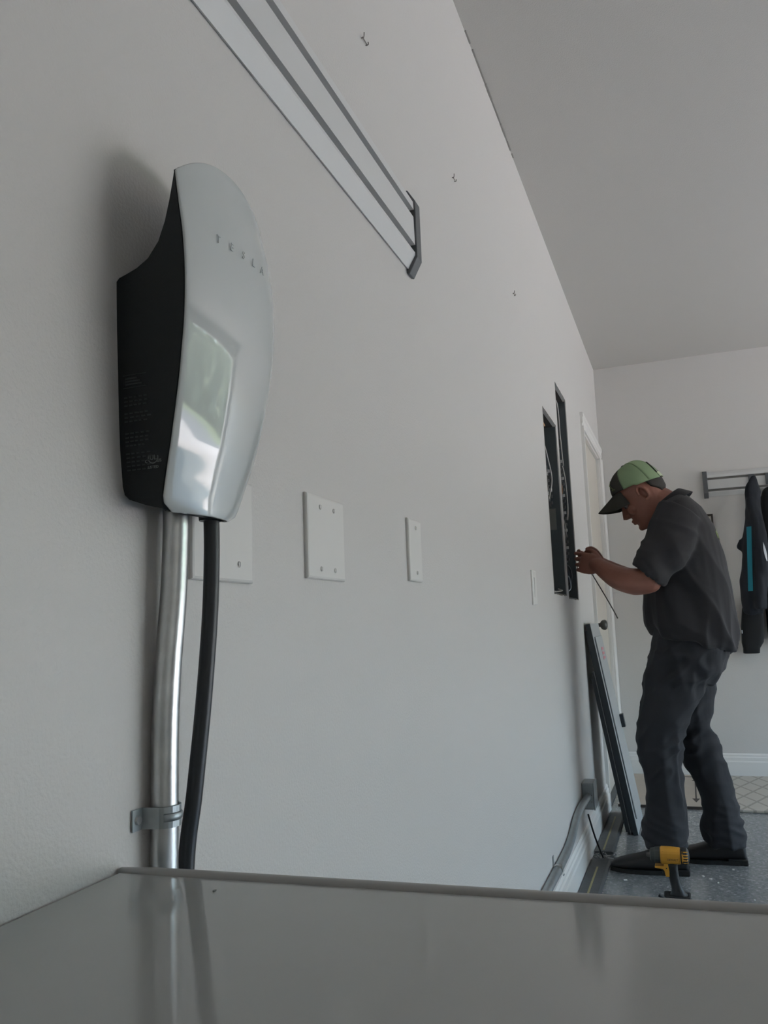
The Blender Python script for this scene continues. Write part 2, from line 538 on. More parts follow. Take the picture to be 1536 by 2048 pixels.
# ------------------------------------------------------------------ wall charger
ch = empty('wall_charger', (0.0, 0.664, 1.073), 'black wall charger with glossy white shield face and hanging cable', 'wall charger')
ZP = [1.073, 1.100, 1.132, 1.175, 1.211, 1.242, 1.284, 1.320, 1.350, 1.383]
XP = [0.0415, 0.0475, 0.0560, 0.0645, 0.0700, 0.0740, 0.0755, 0.0735, 0.0690, 0.0635]
HW = [0.0560, 0.0600, 0.0650, 0.0690, 0.0715, 0.0730, 0.0742, 0.0745, 0.0740, 0.0715]
def interp(z, T):
    if z <= ZP[0]: return T[0]
    for i in range(len(ZP)-1):
        if z <= ZP[i+1]:
            t = (z-ZP[i])/(ZP[i+1]-ZP[i]); t0 = T[max(i-1, 0)]; t1 = T[i]; t2 = T[i+1]; t3 = T[min(i+2, len(T)-1)]
            return 0.5*((2*t1)+(t2-t0)*t+(2*t0-5*t1+4*t2-t3)*t*t+(3*t1-t0-3*t2+t3)*t**3)
    return T[-1]
YC = 0.660
def yc(z): return YC - 0.004*max(0, (1.2-z)/0.13)
ARCH = 0.030
NU, NV = 40, 48
def face_x(a, z):
    return interp(z, XP) + 0.0105*(1-a*a) + 0.06*(a+1)*interp(z, HW) - 0.0012*abs(a)**8
def face_pt(a, v):      # a in -1..1 across, v in 0..1 up
    z = ZP[0] + v*(ZP[-1]-ZP[0])
    hw = interp(z, HW)
    # rounded lower corners
    if z < ZP[0]+0.014:
        q = 1-(z-ZP[0])/0.014
        hw -= 0.014*(1-math.sqrt(max(0, 1-q*q)))
    x = face_x(a, z)
    top = ARCH*(1-abs(a)**2.2)*max(0, (v-0.55)/0.45)**2
    x -= 0.20*top
    return V((x, yc(z)+a*hw, z+top))
bm = B(); g = []
for j in range(NV+1):
    g.append([bm.verts.new(face_pt(-1+2*i/NU, (j/NV)**1.0)) for i in range(NU+1)])
for j in range(NV):
    for i in range(NU):
        bm.faces.new((g[j][i], g[j][i+1], g[j+1][i+1], g[j+1][i]))
fp = obj('face_plate', bm, m_glass, ch, smooth=True)
sd = fp.modifiers.new('solid', 'SOLIDIFY'); sd.thickness = 0.0032; sd.offset = -1
bv = fp.modifiers.new('bev', 'BEVEL'); bv.width = 0.0012; bv.segments = 3; bv.limit_method = 'ANGLE'
# body: horizontal sections from the back curve to the face plate
XR_T = [(1.0745, 0.0395), (1.0765, 0.036), (1.0800, 0.022), (1.0845, 0.010), (1.086, 0.006), (1.0905, 0.0015), (1.098, 0.0), (1.13, 0.0), (1.16, 0.0), (1.20, 0.0), (1.24, 0.0), (1.27, 0.0), (1.2855, 0.0), (1.2885, 0.003), (1.2905, 0.010),
        (1.2945, 0.022), (1.3015, 0.034), (1.3155, 0.045), (1.333, 0.0517), (1.352, 0.0560), (1.372, 0.0585), (1.3825, 0.0598)]
rings = []
NB = 20
def body_pt(a, z, x, w):
    hw = interp(z, HW)-0.0006
    if z < ZP[0]+0.014:
        q = 1-(z-ZP[0])/0.014; hw -= 0.014*(1-math.sqrt(max(0, 1-q*q)))
    top = ARCH*(1-abs(a)**2.2)*max(0, (z-1.2435)/0.1395)**2*min(1, x/0.055)**3
    return V((max(0.0, x-0.2*top), yc(z)+a*hw, z+top))
for z, xr in XR_T:
    R = []
    for i in range(NB+1):
        a = -1+2*i/NB
        R.append(body_pt(a, z, face_x(a, z)-0.0031, 1))
    xf = face_x(1, z)-0.0031
    R += [body_pt(1, z, xr+(xf-xr)*q, 1) for q in (0.66, 0.33)]
    for i in range(NB+1): R.append(body_pt(1-2*i/NB, z, xr, 0))
    xf = face_x(-1, z)-0.0031
    R += [body_pt(-1, z, xr+(xf-xr)*q, 1) for q in (0.33, 0.66)]
    rings.append(R)
bm = B(); loft(bm, rings)
body = obj('charger_body', bm, m_blk, ch)
# wordmark across the face
for k, c in enumerate('TESLA'):
    yy = 0.6245 + k*0.0190
    zz = 1.3265
    xx = face_pt((yy-YC)/0.082, (zz-ZP[0])/(ZP[-1]-ZP[0])).x
    text('letter', c, 0.0105, frame((face_x((yy-YC)/0.0745, zz)+0.0006, yy, zz), (0, 1, 0), (0.08, 0, 1), (1, 0, -0.08)), m_letter, ch, 0.0003)
# rating label printed on the side: unreadable small rows
def side_y(z): return yc(z)-interp(z, HW)+0.0006
for k in range(19):
    z = 1.176-k*0.0036
    if k in (3, 7, 8, 13): continue
    rnd = 0.5+0.5*noise.noise(V((k*3.7, 1, 0)))
    x0, x1 = 0.0065, 0.0065+0.032*(0.62+0.38*rnd)
    y = side_y(z)
    bm = B()
    nseg = 5
    for q in range(nseg):
        a0 = x0+(x1-x0)*q/nseg; a1 = a0+(x1-x0)/nseg*(0.62+0.25*noise.noise(V((k, q*2.3, 0))))
        box(bm, (a0, y-0.0009, z), (a1, y+0.002, z+0.0011))
    obj('printed_row', bm, m_print, ch)
bm = B()
for (a, b_, c, d) in ((0.0055, 0.0300, 1.1965, 1.1970), (0.0055, 0.0300, 1.1850, 1.1855)):
    box(bm, (a, side_y(c)-0.0009, c), (b_, side_y(c)+0.002, d))
for k in range(3): box(bm, (0.008, side_y(1.19)-0.0009, 1.1875+k*0.0028), (0.026-k*0.003, side_y(1.19)+0.002, 1.1887+k*0.0028))
obj('rating_print', bm, m_print, ch)
my = side_y(1.115)
bm = B(); loft(bm, [ring((0.034, my-0.0009, 1.1205), (q, 0, 0), (0, 0, q), 24) for q in (0.0055, 0.0045)] , caps=False)
cyl(bm, (0.034, my-0.0006, 1.1205), (0.034, my+0.001, 1.1205), 0.0001, 0.0001, 4)
obj('mark_ring', bm, m_mark, ch)
text('mark_letters', 'UL', 0.0062, frame((0.034, my-0.0008, 1.1205), (1, 0, 0), (0, 0, 1), (0, -1, 0)), m_mark, ch)
text('mark_letters', 'c      us', 0.0058, frame((0.034, my-0.0006, 1.118), (1, 0, 0), (0, 0, 1), (0, -1, 0)), m_mark, ch)
text('mark_letters', 'LISTED', 0.0036, frame((0.034, my-0.0006, 1.112), (1, 0, 0), (0, 0, 1), (0, -1, 0)), m_mark, ch)
# gland and cable
bm = B(); cyl(bm, (0.0345, 0.688, 1.082), (0.0345, 0.688, 1.0745), 0.0125, 0.0118, 24)
obj('cable_gland', bm, m_rub, ch, smooth=False)
bm = B(); tube(bm, [(0.0340, 0.689, 1.078), (0.0335, 0.690, 1.04), (0.0315, 0.689, 0.98), (0.0265, 0.685, 0.90), (0.019, 0.681, 0.82), (0.0115, 0.678, 0.75), (0.0095, 0.678, 0.60), (0.0095, 0.680, 0.30), (0.0095, 0.690, 0.12)], 0.0077, 18, 10)
obj('charging_cable', bm, m_rub, ch, smooth=True)

# ------------------------------------------------------------------ conduit beside the charger and its strap
bm = B(); tube(bm, [(0.0145, 0.642, 0.06), (0.0140, 0.642, 0.40), (0.0135, 0.642, 0.72), (0.0135, 0.642, 0.86), (0.0150, 0.644, 0.93), (0.0185, 0.648, 1.00), (0.0200, 0.650, 1.06), (0.0200, 0.650, 1.084)], 0.0121, 24, 10)
tag(obj('conduit', bm, m_emt, smooth=True), 'bright galvanised conduit running down from the wall charger', 'conduit')
st = empty('conduit_strap', (0.01, 0.642, 0.795), 'zinc one-hole strap clamping the conduit below the wall charger', 'strap')
bm = B()
arc = []
for k in range(15):
    a = math.radians(200-220*k/14)
    arc.append((0.0135+0.0133*math.cos(a-math.pi/2+math.pi/2)*0+0.0133*math.sin(a), 0.642-0.0133*math.cos(a)))
path = [(0.001, 0.612), (0.0012, 0.626)]
for k in range(13):
    a = math.radians(180-190*k/12)
    path.append((0.0135+0.0131*math.sin(a), 0.642+0.0131*math.cos(a)))
rings = []
for i, (x, y) in enumerate(path):
    p = V((x, y, 0)); q = V((*path[min(i+1, len(path)-1)], 0)) - V((*path[max(i-1, 0)], 0))
    nrm = V((q.y, -q.x, 0)).normalized()
    if nrm.x < 0 and i < 2: nrm = -nrm
    rings.append([p+V((0, 0, 0.7995)), p+V((0, 0, 0.8175)), p+nrm*0.0014+V((0, 0, 0.8175)), p+nrm*0.0014+V((0, 0, 0.7995))])
loft(bm, rings)
obj('strap_band', bm, m_zinc, st)
bm = B(); rb = []
for (x, y) in path[4:]:
    c = V((0.0135, 0.642, 0)); d = (V((x, y, 0))-c).normalized()
    p = c+d*0.0146
    rb.append(ring(p+V((0, 0, 0.8085)), d*0.0016, (0, 0, 0.0035), 8))
loft(bm, rb); obj('strap_rib', bm, m_zinc, st, smooth=True)
bm = B(); cyl(bm, (0.0015, 0.6185, 0.8085), (0.0045, 0.6185, 0.8085), 0.0042, 0.0034, 16)
obj('screw', bm, m_emt, st)

# ------------------------------------------------------------------ wall plates
def plate(name, y0, y1, z0, z1, screws, label, th=0.006):
    t = empty(name, (0.0, (y0+y1)/2, z0), label, 'wall plate', 'blank white wall plates')
    bm = B(); e = 0.0035
    R = lambda i, x: [V((x, y0+i, z0+i)), V((x, y1-i, z0+i)), V((x, y1-i, z1-i)), V((x, y0+i, z1-i))]
    loft(bm, [R(0, 0.0), R(0, th*0.55), R(e*0.35, th*0.85), R(e, th)])
    obj('cover', bm, m_plate, t)
    for (y, z) in screws:
        bm = B(); cyl(bm, (th*0.8, y, z), (th+0.0016, y, z), 0.0038, 0.0031, 16)
        s = obj('screw', bm, m_plate, t)
        bm = B(); box(bm, (th+0.0010, y-0.0004, z-0.0026), (th+0.0018, y+0.0004, z+0.0026))
        obj('screw_slot', bm, m_groove, s)
    return t
plate('blank_plate', 0.699, 0.823, 1.020, 1.134, [(0.735, 1.034), (0.790, 1.040), (0.735, 1.118), (0.790, 1.118)], 'blank white plate partly hidden behind the wall charger')
plate('blank_plate', 0.968, 1.092, 1.033, 1.147, [(1.008, 1.047), (1.054, 1.047), (1.008, 1.131), (1.054, 1.131)], 'square blank white plate with four screws, right of the charger')
plate('blank_plate', 1.392, 1.466, 1.047, 1.161, [(1.432, 1.063), (1.432, 1.145)], 'narrow blank white plate with two screws')
sw = empty('light_switch', (0, 2.68, 1.022), 'white light switch plate near the electrical panels', 'light switch')
bm = B(); loft(bm, [[V((x, 2.648+i, 1.022+i)), V((x, 2.716-i, 1.022+i)), V((x, 2.716-i, 1.134-i)), V((x, 2.648+i, 1.134-i))] for i, x in ((0, 0.0), (0, 0.004), (0.003, 0.0065))])
obj('switch_plate', bm, m_plate, sw)
bm = B(); loft(bm, [[V((x0, 2.666, 1.046)), V((x0, 2.698, 1.046)), V((x1, 2.698, 1.110)), V((x1, 2.666, 1.110))] for x0, x1 in ((0.005, 0.005), (0.0075, 0.0095))])
obj('switch_rocker', bm, m_plate, sw)

# ------------------------------------------------------------------ electrical panels
def epanel(y0, y1, z0, z1, label, rows, wires, sticker=None):
    t = empty('electrical_panel', (-0.06, (y0+y1)/2, z0), label, 'breaker panel', 'open electrical panels')
    D = -0.092; g = 0.003
    bm = B()
    # sheet metal enclosure: back and four sides
    box(bm, (D, y0+g, z0+g), (D+0.002, y1-g, z1-g))
    box(bm, (D+0.002, y0+g, z0+g), (-0.002, y0+g+0.002, z1-g-0.0021))
    box(bm, (D+0.002, y1-g-0.002, z0+g), (-0.002, y1-g, z1-g-0.0021))
    box(bm, (D+0.002, y0+g+0.002, z0+g), (-0.004, y1-g-0.002, z0+g+0.002))
    obj('enclosure', bm, m_enc, t)
    obj('enclosure_top', bx((D+0.002, y0+g+0.002, z1-g-0.002), (-0.012, y1-g-0.002, z1-g)), m_cav, t)
    ym = (y0+y1)/2
    obj('bus_bar', bx((D+0.002, ym-0.012, rows[0]-0.03), (D+0.022, ym+0.012, rows[1]+0.03)), m_zinc, t)
    n = int((rows[1]-rows[0])/0.0265)
    proto = None
    for s in (-1, 1):
        for k in range(n):
            z = rows[0]+k*0.0265
            c0 = ym+s*0.046
            bm = B(); box(bm, (D+0.002, c0-0.034, z), (D+0.066, c0+0.034, z+0.0245))
            br = obj('breaker', bm, m_brk, t, bevel=0.001)
            bm = B(); box(bm, (D+0.066, c0-0.012, z+0.006), (D+0.078, c0-0.002, z+0.018))
            obj('toggle', bm, m_tog if (k+s) % 3 else m_white, br)
    for k, (pts, rad, m) in enumerate(wires):
        pts = [(min(-0.006, p[0]+0.020), p[1], p[2]) for p in pts]
        bm = B(); tube(bm, pts, rad, 8, 6)
        obj('wire', bm, m, t, smooth=True)
    if sticker:
        obj('paper_label', bx((sticker[0], y1-g-0.0035, sticker[1]), (sticker[2], y1-g-0.0022, sticker[3])), m_stick, t)
    # torn drywall paper round the cut opening: ragged ribbon proud of the wall
    bm = B()
    for e, (a0, b0, a1, b1) in enumerate(((y0, z1, y1, z1), (y0, z0, y1, z0), (y1, z0, y1, z1), (y0, z0, y0, z1))):
        L = abs(a1-a0)+abs(b1-b0); n = int(L/0.007); rows = []
        for i in range(n+1):
            q = i/n; w = 0.0004+0.0048*max(0, 0.35+noise.noise(V((q*L*22, e*5.3+y0*7, 0)))*0.9+0.5*noise.noise(V((q*L*70, e, y0))))
            ya, za = a0+(a1-a0)*q, b0+(b1-b0)*q
            dy, dz = ((0, 1) if b0 == z1 else (0, -1)) if b0 == b1 else ((1, 0) if a0 == y1 else (-1, 0))
            rows.append([V((0.0003, ya, za)), V((0.0003, ya+dy*w, za+dz*w)), V((0.0009, ya+dy*w*0.9, za+dz*w*0.9)), V((0.0012, ya, za))])
        loft(bm, rows)
    obj('torn_edge', bm, m_paper, t)['kind'] = 'stuff'
    return t
w1 = [([(-0.07, 3.22, 1.785), (-0.05, 3.26, 1.72), (-0.035, 3.30, 1.62), (-0.030, 3.34, 1.54), (-0.045, 3.33, 1.46)], 0.0028, m_wireW),
      ([(-0.08, 3.20, 1.785), (-0.06, 3.20, 1.70), (-0.07, 3.21, 1.58), (-0.06, 3.24, 1.50)], 0.0028, m_wireB),
      ([(-0.07, 3.18, 1.780), (-0.055, 3.20, 1.73), (-0.06, 3.19, 1.62), (-0.07, 3.2, 1.50)], 0.0030, m_wireC),
      ([(-0.09, 3.26, 1.785), (-0.06, 3.23, 1.75), (-0.045, 3.19, 1.755), (-0.06, 3.17, 1.70)], 0.0045, m_wireW),
      ([(-0.06, 3.20, 1.75), (-0.04, 3.21, 1.765), (-0.03, 3.23, 1.74)], 0.0035, m_wireC),
      ([(-0.08, 3.17, 1.785), (-0.05, 3.165, 1.65), (-0.06, 3.17, 1.52), (-0.05, 3.16, 1.42)], 0.003, m_wireC),
      ([(-0.06, 3.22, 1.09), (-0.04, 3.32, 1.085), (-0.03, 3.43, 1.092), (-0.05, 3.46, 1.10)], 0.0028, m_wireW)]
epanel(3.14, 3.485, 1.072, 1.797, 'open electrical panel, shorter one nearer the light switch', (1.435, 1.60), w1, (-0.062, 1.350, -0.022, 1.44))
w2 = []
rnd = random.Random(3)
for k in range(16):
    yy = 3.575+rnd.random()*0.12; x = -0.035-0.05*rnd.random()
    m = (m_wireB, m_wireC, m_wireW, m_wireB)[k % 4]
    z1 = 1.55+0.3*rnd.random()
    w2.append(([(x-0.02, yy+0.05, 2.0), (x, yy, 1.93), (x-0.01, yy+0.02*rnd.random(), 1.80), (x+0.006, yy+0.03, z1), (-0.045, yy+0.05, z1-0.05)], 0.0026+0.0008*rnd.random(), m))
for k in range(14):
    yy = 3.56+rnd.random()*0.05; z0 = 1.12+0.6*rnd.random(); x = -0.03-0.03*rnd.random()
    m = (m_wireB, m_wireW, m_wireB, m_wireC)[k % 4]
    w2.append(([(-0.07, yy, z0+0.14), (x, yy+0.02, z0+0.10), (x+0.008, yy+0.03, z0+0.04), (-0.05, yy+0.06, z0)], 0.0026, m))
w2.append(([(-0.03, 3.70, 1.66), (-0.022, 3.74, 1.60), (-0.022, 3.76, 1.48), (-0.03, 3.75, 1.42)], 0.0026, m_wireW))
w2.append(([(-0.05, 3.60, 1.97), (-0.03, 3.66, 1.94), (-0.025, 3.66, 1.80), (-0.02, 3.70, 1.66)], 0.0028, m_wireW))
w2.append(([(-0.05, 3.60, 1.13), (-0.03, 3.65, 1.16), (-0.03, 3.70, 1.11), (-0.05, 3.66, 1.09), (-0.03, 3.62, 1.10)], 0.0032, m_zinc))
w2.append(([(-0.05, 3.66, 1.22), (-0.03, 3.72, 1.20), (-0.03, 3.74, 1.15), (-0.06, 3.76, 1.11)], 0.0035, m_wireB))
epanel(3.55, 3.878, 1.062, 2.008, 'open electrical panel, taller one the man reaches into', (1.23, 1.72), w2)

# ------------------------------------------------------------------ panel covers leaning on the wall
def lean(p0, ang, yoff=0.0):
    """frame of a leaning cover: origin bottom near corner of its front face; X across (+y), Y up the cover, Z front normal"""
    up = V((-math.sin(ang), 0, math.cos(ang))); nz = V((math.cos(ang), 0, math.sin(ang)))
    return frame(p0, (0, 1, 0), up, nz)
A1 = math.asin((0.178-0.030)/0.965)
def cover(M, w, h, th, label, doorz, marks=True):
    o = M @ V((w/2, 0, 0))
    t = empty('panel_cover', o, label, 'panel cover')
    def q(lo, hi): return bx(lo, hi, M)
    obj('cover_face', q((0, 0, -0.002), (w, h, 0)), m_covG, t)
    fl = B()
    box(fl, (0, 0.0, -th), (0.002, h, -0.002), M); box(fl, (w-0.002, 0, -th), (w, h, -0.002), M)
    box(fl, (0.002, 0, -th), (w-0.002, 0.002, -0.002), M); box(fl, (0.002, h-0.002, -th), (w-0.002, h, -0.002), M)
    obj('side_flange', fl, m_covD, t)
    obj('inner_pan', q((0.010, 0.012, -th-0.010), (w-0.010, h-0.03, -th-0.0005)), m_covD, t)
    if doorz:
        d = obj('cover_door', q((0.045, doorz[0], 0.0002), (w-0.025, doorz[1], 0.006)), m_covG, t, bevel=0.002)
        l = obj('latch', q((w-0.075, doorz[0]+(doorz[1]-doorz[0])*0.455, 0.006), (w-0.030, doorz[0]+(doorz[1]-doorz[0])*0.53, 0.024)), m_covD, d, bevel=0.002)
        obj('door_gap', q((0.036, doorz[0]+0.01, 0.0002), (0.0445, doorz[1]-0.01, 0.0018)), m_covD, t)
        if marks:
            for k in range(3):
                z = doorz[1]-0.112+k*0.022
                bm = B(); box(bm, (0.188, z, 0.0058), (0.285, z+0.012, 0.0066), M); box(bm, (0.188, z-0.004, 0.0058), (0.200, z+0.016, 0.0066), M)
                obj('pink_mark', bm, m_pink, d)
    return t
Mc = lean(V((0.178, 4.0, 0.003)), A1)
cover(Mc, 0.375, 0.960, 0.022, 'grey panel cover leaning against the wall beside the door', (0.06, 0.895))
Mc2 = lean(V((0.178, 4.015, 0.003)), A1) @ Matrix.Translation((0, 0.002, -0.0335))
cover(Mc2, 0.355, 0.735, 0.011, 'dark shorter panel cover stacked behind the grey leaning cover', None)

# ------------------------------------------------------------------ junction box, low conduit, rod
jbx = empty('junction_box', (0.03, 3.585, 0.205), 'square zinc junction box low on the wall behind the covers', 'junction box')
obj('box_shell', bx((0.0, 3.535, 0.205), (0.046, 3.640, 0.309)), m_zinc, jbx, bevel=0.004)
obj('box_lid', bx((0.046, 3.533, 0.203), (0.050, 3.642, 0.311)), m_zinc, jbx, bevel=0.002)
for z in (0.236, 0.262):
    bm = B(); cyl(bm, (0.038, 3.536, z), (0.038, 3.5335, z), 0.0026, n=10); obj('knockout_hole', bm, m_groove, jbx)
bm = B(); cyl(bm, (0.022, 3.537, 0.256), (0.022, 3.512, 0.254), 0.0165, 0.0150, 20); obj('connector', bm, m_zinc, jbx, smooth=False)
bm = B(); tube(bm, [(0.022, 3.514, 0.255), (0.021, 3.44, 0.254), (0.0165, 3.33, 0.248), (0.0145, 3.20, 0.232), (0.0142, 3.08, 0.206), (0.0142, 2.95, 0.193), (0.0142, 2.75, 0.190), (0.0142, 2.40, 0.190), (0.0142, 1.2, 0.190), (0.0142, 0.9, 0.190)], 0.0142, 20, 8)
tag(obj('conduit', bm, m_zinc, smooth=True), 'dull grey conduit bending along the low wall into the junction box', 'conduit')
sp = empty('conduit_strap', (0.015, 2.735, 0.17), 'small strap around the low conduit near the floor', 'strap')
bm = B(); loft(bm, [ring((0.0142, y, 0.190), (0.0162, 0, 0), (0, 0, 0.0162), 18) for y in (2.725, 2.745)])
obj('strap_band', bm, m_emt, sp)
obj('strap_tab', bx((0.0, 2.725, 0.204), (0.0022, 2.745, 0.232)), m_emt, sp)
bm = B(); cyl(bm, (0.0166+0.0142, 2.735, 0.178), (0.034, 2.735, 0.176), 0.004, n=10); obj('strap_screw', bm, m_emt, sp)
bm = B(); tube(bm, [(0.0185, 3.545, 0.186), (0.040, 3.548, 0.095), (0.066, 3.552, 0.0175)], 0.0036, 10, 3)
tag(obj('thin_rod', bm, m_rod, smooth=True), 'thin black rod propped against the baseboard under the junction box', 'rod')

# ------------------------------------------------------------------ dark floor strips with a yellow line
def strip(y0, y1, label):
    t = empty('floor_strip', (0.054, (y0+y1)/2, 0.0), label, 'floor strip')
    bm = B(); n = 14
    rings = []
    for i in range(n+1):
        y = y0+(y1-y0)*i/n
        j = 0.0025*noise.noise(V((y*7, 0.3, 0))) if 0 < i < n else 0.004*noise.noise(V((y*31, 2, 0)))
        rings.append([V((0.019, y+j, 0.0005)), V((0.096, y-j, 0.0005)), V((0.096, y-j, 0.009)), V((0.088, y-j, 0.013)), V((0.026, y+j, 0.013)), V((0.019, y+j, 0.010))])
    loft(bm, rings)
    obj('strip_body', bm, m_strip, t)
    obj('yellow_line', bx((0.051, y0+0.02, 0.0128), (0.058, y1-0.12, 0.0142)), m_yel, t)
strip(1.9, 3.555, 'dark floor strip with yellow centre line, nearer one ending at the shoe toe')
strip(3.665, 4.42, 'dark floor strip with yellow centre line, farther one reaching the leaning covers')
bm = B()
rnd = random.Random(11)
for k in range(26):
    c = V((0.03+0.085*rnd.random(), 3.555+0.11*rnd.random(), 0.002+0.004*rnd.random()))
    M = Matrix.Translation(c) @ Matrix.Rotation(rnd.random()*6, 4, V((rnd.random(), rnd.random(), 1)))
    s = 0.004+0.010*rnd.random()
    box(bm, (-s, -s*0.35, -0.0015), (s, s*0.35, 0.0015), M)
tag(obj('debris', bm, mat('debris_grey', (0.30, 0.29, 0.28), 0.8)), 'crumbs of torn debris in the gap between the two floor strips', 'debris', kind='stuff')
bm = B()
for (x, y, s) in ((0.166, 3.33, 0.006), (0.44, 3.44, 0.006), (0.465, 3.41, 0.005), (0.49, 3.37, 0.003), (0.55, 3.55, 0.004), (0.60, 3.2, 0.003), (0.70, 3.3, 0.004)):
    M = Matrix.Translation((x, y, 0.002)) @ Matrix.Rotation(x*40, 4, 'Z')
    box(bm, (-s, -s*0.6, -0.0018), (s, s*0.6, 0.0018), M)
tag(obj('paint_chips', bm, m_white), 'white chips scattered on the floor around the shoes', 'debris', kind='stuff')

# ------------------------------------------------------------------ chest top in the foreground
cf = empty('storage_chest', (0.45, 0.18, 0.0), 'glossy grey chest top filling the foreground, with raised far rim', 'chest')
def quad_slab(z0, z1, i=0.0):
    c = [(0.0015+i, -0.28+i), (1.25-i, -0.28+i), (1.25-i, 0.643-i), (0.0015+i, 0.594-i)]
    return [V((x, y, z0)) for x, y in c], [V((x, y, z1)) for x, y in c]
bm = B(); loft(bm, list(quad_slab(0.012, 0.735, 0.012))); obj('chest_body', bm, m_edge, cf, bevel=0.006)
bm = B(); loft(bm, list(quad_slab(0.738, 0.7735, 0.001))); obj('lid', bm, m_lid, cf, bevel=0.004)
bm = B(); rr_ = []
for k in range(41):
    t = k/40; x = 0.002+1.25*t; y = 0.597+0.040*x
    q = 0.0062 if k else 0.0045
    rr_.append(ring((x, y, 0.7718), (0, 0.0060*q/0.0062, 0), (0, 0, 0.0052*q/0.0062), 16, 2.2))
loft(bm, rr_); obj('rim', bm, m_edge, cf, smooth=True)
bm = B()
for (x, y) in ((0.03, -0.25), (1.22, -0.25), (1.22, 0.60), (0.03, 0.56)): cyl(bm, (x, y, 0.0), (x, y, 0.014), 0.02, 0.016, 16)
obj('foot', bm, m_dblk, cf)
bm = B(); ball(bm, (0.111, 0.566, 0.7740), (0.0012, 0.0022, 0.0008), 8)
obj('drip', bm, m_stick, cf)

# ------------------------------------------------------------------ mats along the far wall
cd = empty('cardboard_sheet', (0.29, 5.0, 0), 'flat beige cardboard sheet with printed arrow lying by far baseboard', 'cardboard')
obj('sheet', bx((0.045, 4.60, 0.0005), (0.545, 5.50, 0.012)), m_card, cd)
obj('dark_edge', bx((0.045, 4.588, 0.0005), (0.53, 4.5995, 0.013)), m_ink, cd)
bm = B(); box(bm, (0.425, 4.78, 0.0121), (0.433, 5.30, 0.0126)); obj('arrow_shaft', bm, m_ink, cd)
bm = B()
for (yt, yb) in ((4.70, 4.80), (5.38, 5.30)):
    vs = [bm.verts.new(p) for p in ((0.429, yt, 0.0127), (0.449, yb, 0.0127), (0.409, yb, 0.0127))]
    bm.faces.new(vs)
obj('arrow_head', bm, m_ink, cd)
for k in range(9):
    y = 4.86+k*0.055
    bm = B()
    for q in range(4):
        if (k*3+q) % 5 == 4: continue
        box(bm, (0.19+q*0.034, y, 0.0121), (0.19+q*0.034+0.026, y+0.012, 0.0126))
    obj('printed_row', bm, m_ink, cd)
bm = B(); box(bm, (0.36, 5.42, 0.0121), (0.53, 5.44, 0.0126)); obj('printed_row', bm, m_ink, cd)
tag(obj('patterned_rug', bx((0.575, 4.555, 0.0005), (1.9, 5.50, 0.014)), m_rug, bevel=0.004), 'beige rug with dark diamond lattice along the far baseboard', 'rug')

# ------------------------------------------------------------------ picture frame on the far wall
pf = empty('picture_frame', (0.59, YB-0.01, 1.50), 'small black framed picture behind the man on far wall', 'picture frame')
bm = B()
for lo, hi in (((0.50, YB-0.018, 1.500), (0.668, YB-0.0005, 1.512)), ((0.50, YB-0.018, 1.596), (0.668, YB-0.0005, 1.608)), ((0.50, YB-0.018, 1.512), (0.511, YB-0.0005, 1.596)), ((0.657, YB-0.018, 1.512), (0.668, YB-0.0005, 1.596))):
    box(bm, lo, hi)
obj('frame_moulding', bm, m_ink, pf)
obj('picture', bx((0.511, YB-0.008, 1.512), (0.657, YB-0.001, 1.596)), m_plate, pf)

# ------------------------------------------------------------------ hooks and hanging clothes
def hook(x, label):
    t = empty('rail_hook', (x, YB-0.03, 1.76), label, 'hook')
    obj('hook_plate', bx((x-0.018, YB-0.030, 1.765), (x+0.018, YB-0.0205, 1.838)), m_cap, t, bevel=0.002)
    bm = B(); tube(bm, [(x, YB-0.028, 1.782), (x, YB-0.065, 1.774), (x, YB-0.090, 1.782), (x, YB-0.095, 1.815)], 0.006, 10, 5)
    obj('hook_arm', bm, m_cap, t, smooth=True)
hook(0.912, 'dark rail hook carrying the navy jacket')
hook(1.010, 'dark rail hook carrying the black jacket')

def folds(me, amp, sx, sz, seed):
    def fn(c):
        n = noise.noise(V((c.x*sx+seed, c.y*sx*0.6, c.z*sz)))
        n2 = noise.noise(V((c.x*sx*2.3, c.y*sx*1.5+seed, c.z*sz*2.5)))
        return amp*n+amp*0.4*n2
    displace(me, fn)

def decal(bvh, pts_fn, nu, nv, direction, off, thick=0.0):
    """grid mesh laid on a surface by casting rays from pts_fn(u,v) along direction"""
    bm = B(); g = []
    d = V(direction).normalized()
    for j in range(nv+1):
        row = []
        for i in range(nu+1):
            p = V(pts_fn(i/nu, j/nv))
            h = bvh.ray_cast(p, d)
            q = h[0] if h[0] is not None else p+d*0.5
            row.append(bm.verts.new(q-d*off))
        g.append(row)
    for j in range(nv):
        for i in range(nu):
            bm.faces.new((g[j][i], g[j][i+1], g[j+1][i+1], g[j+1][i]))
    return bm

def bvh_of(me):
    bm = B(); bm.from_mesh(me); t = BVHTree.FromBMesh(bm); bm.free(); return t

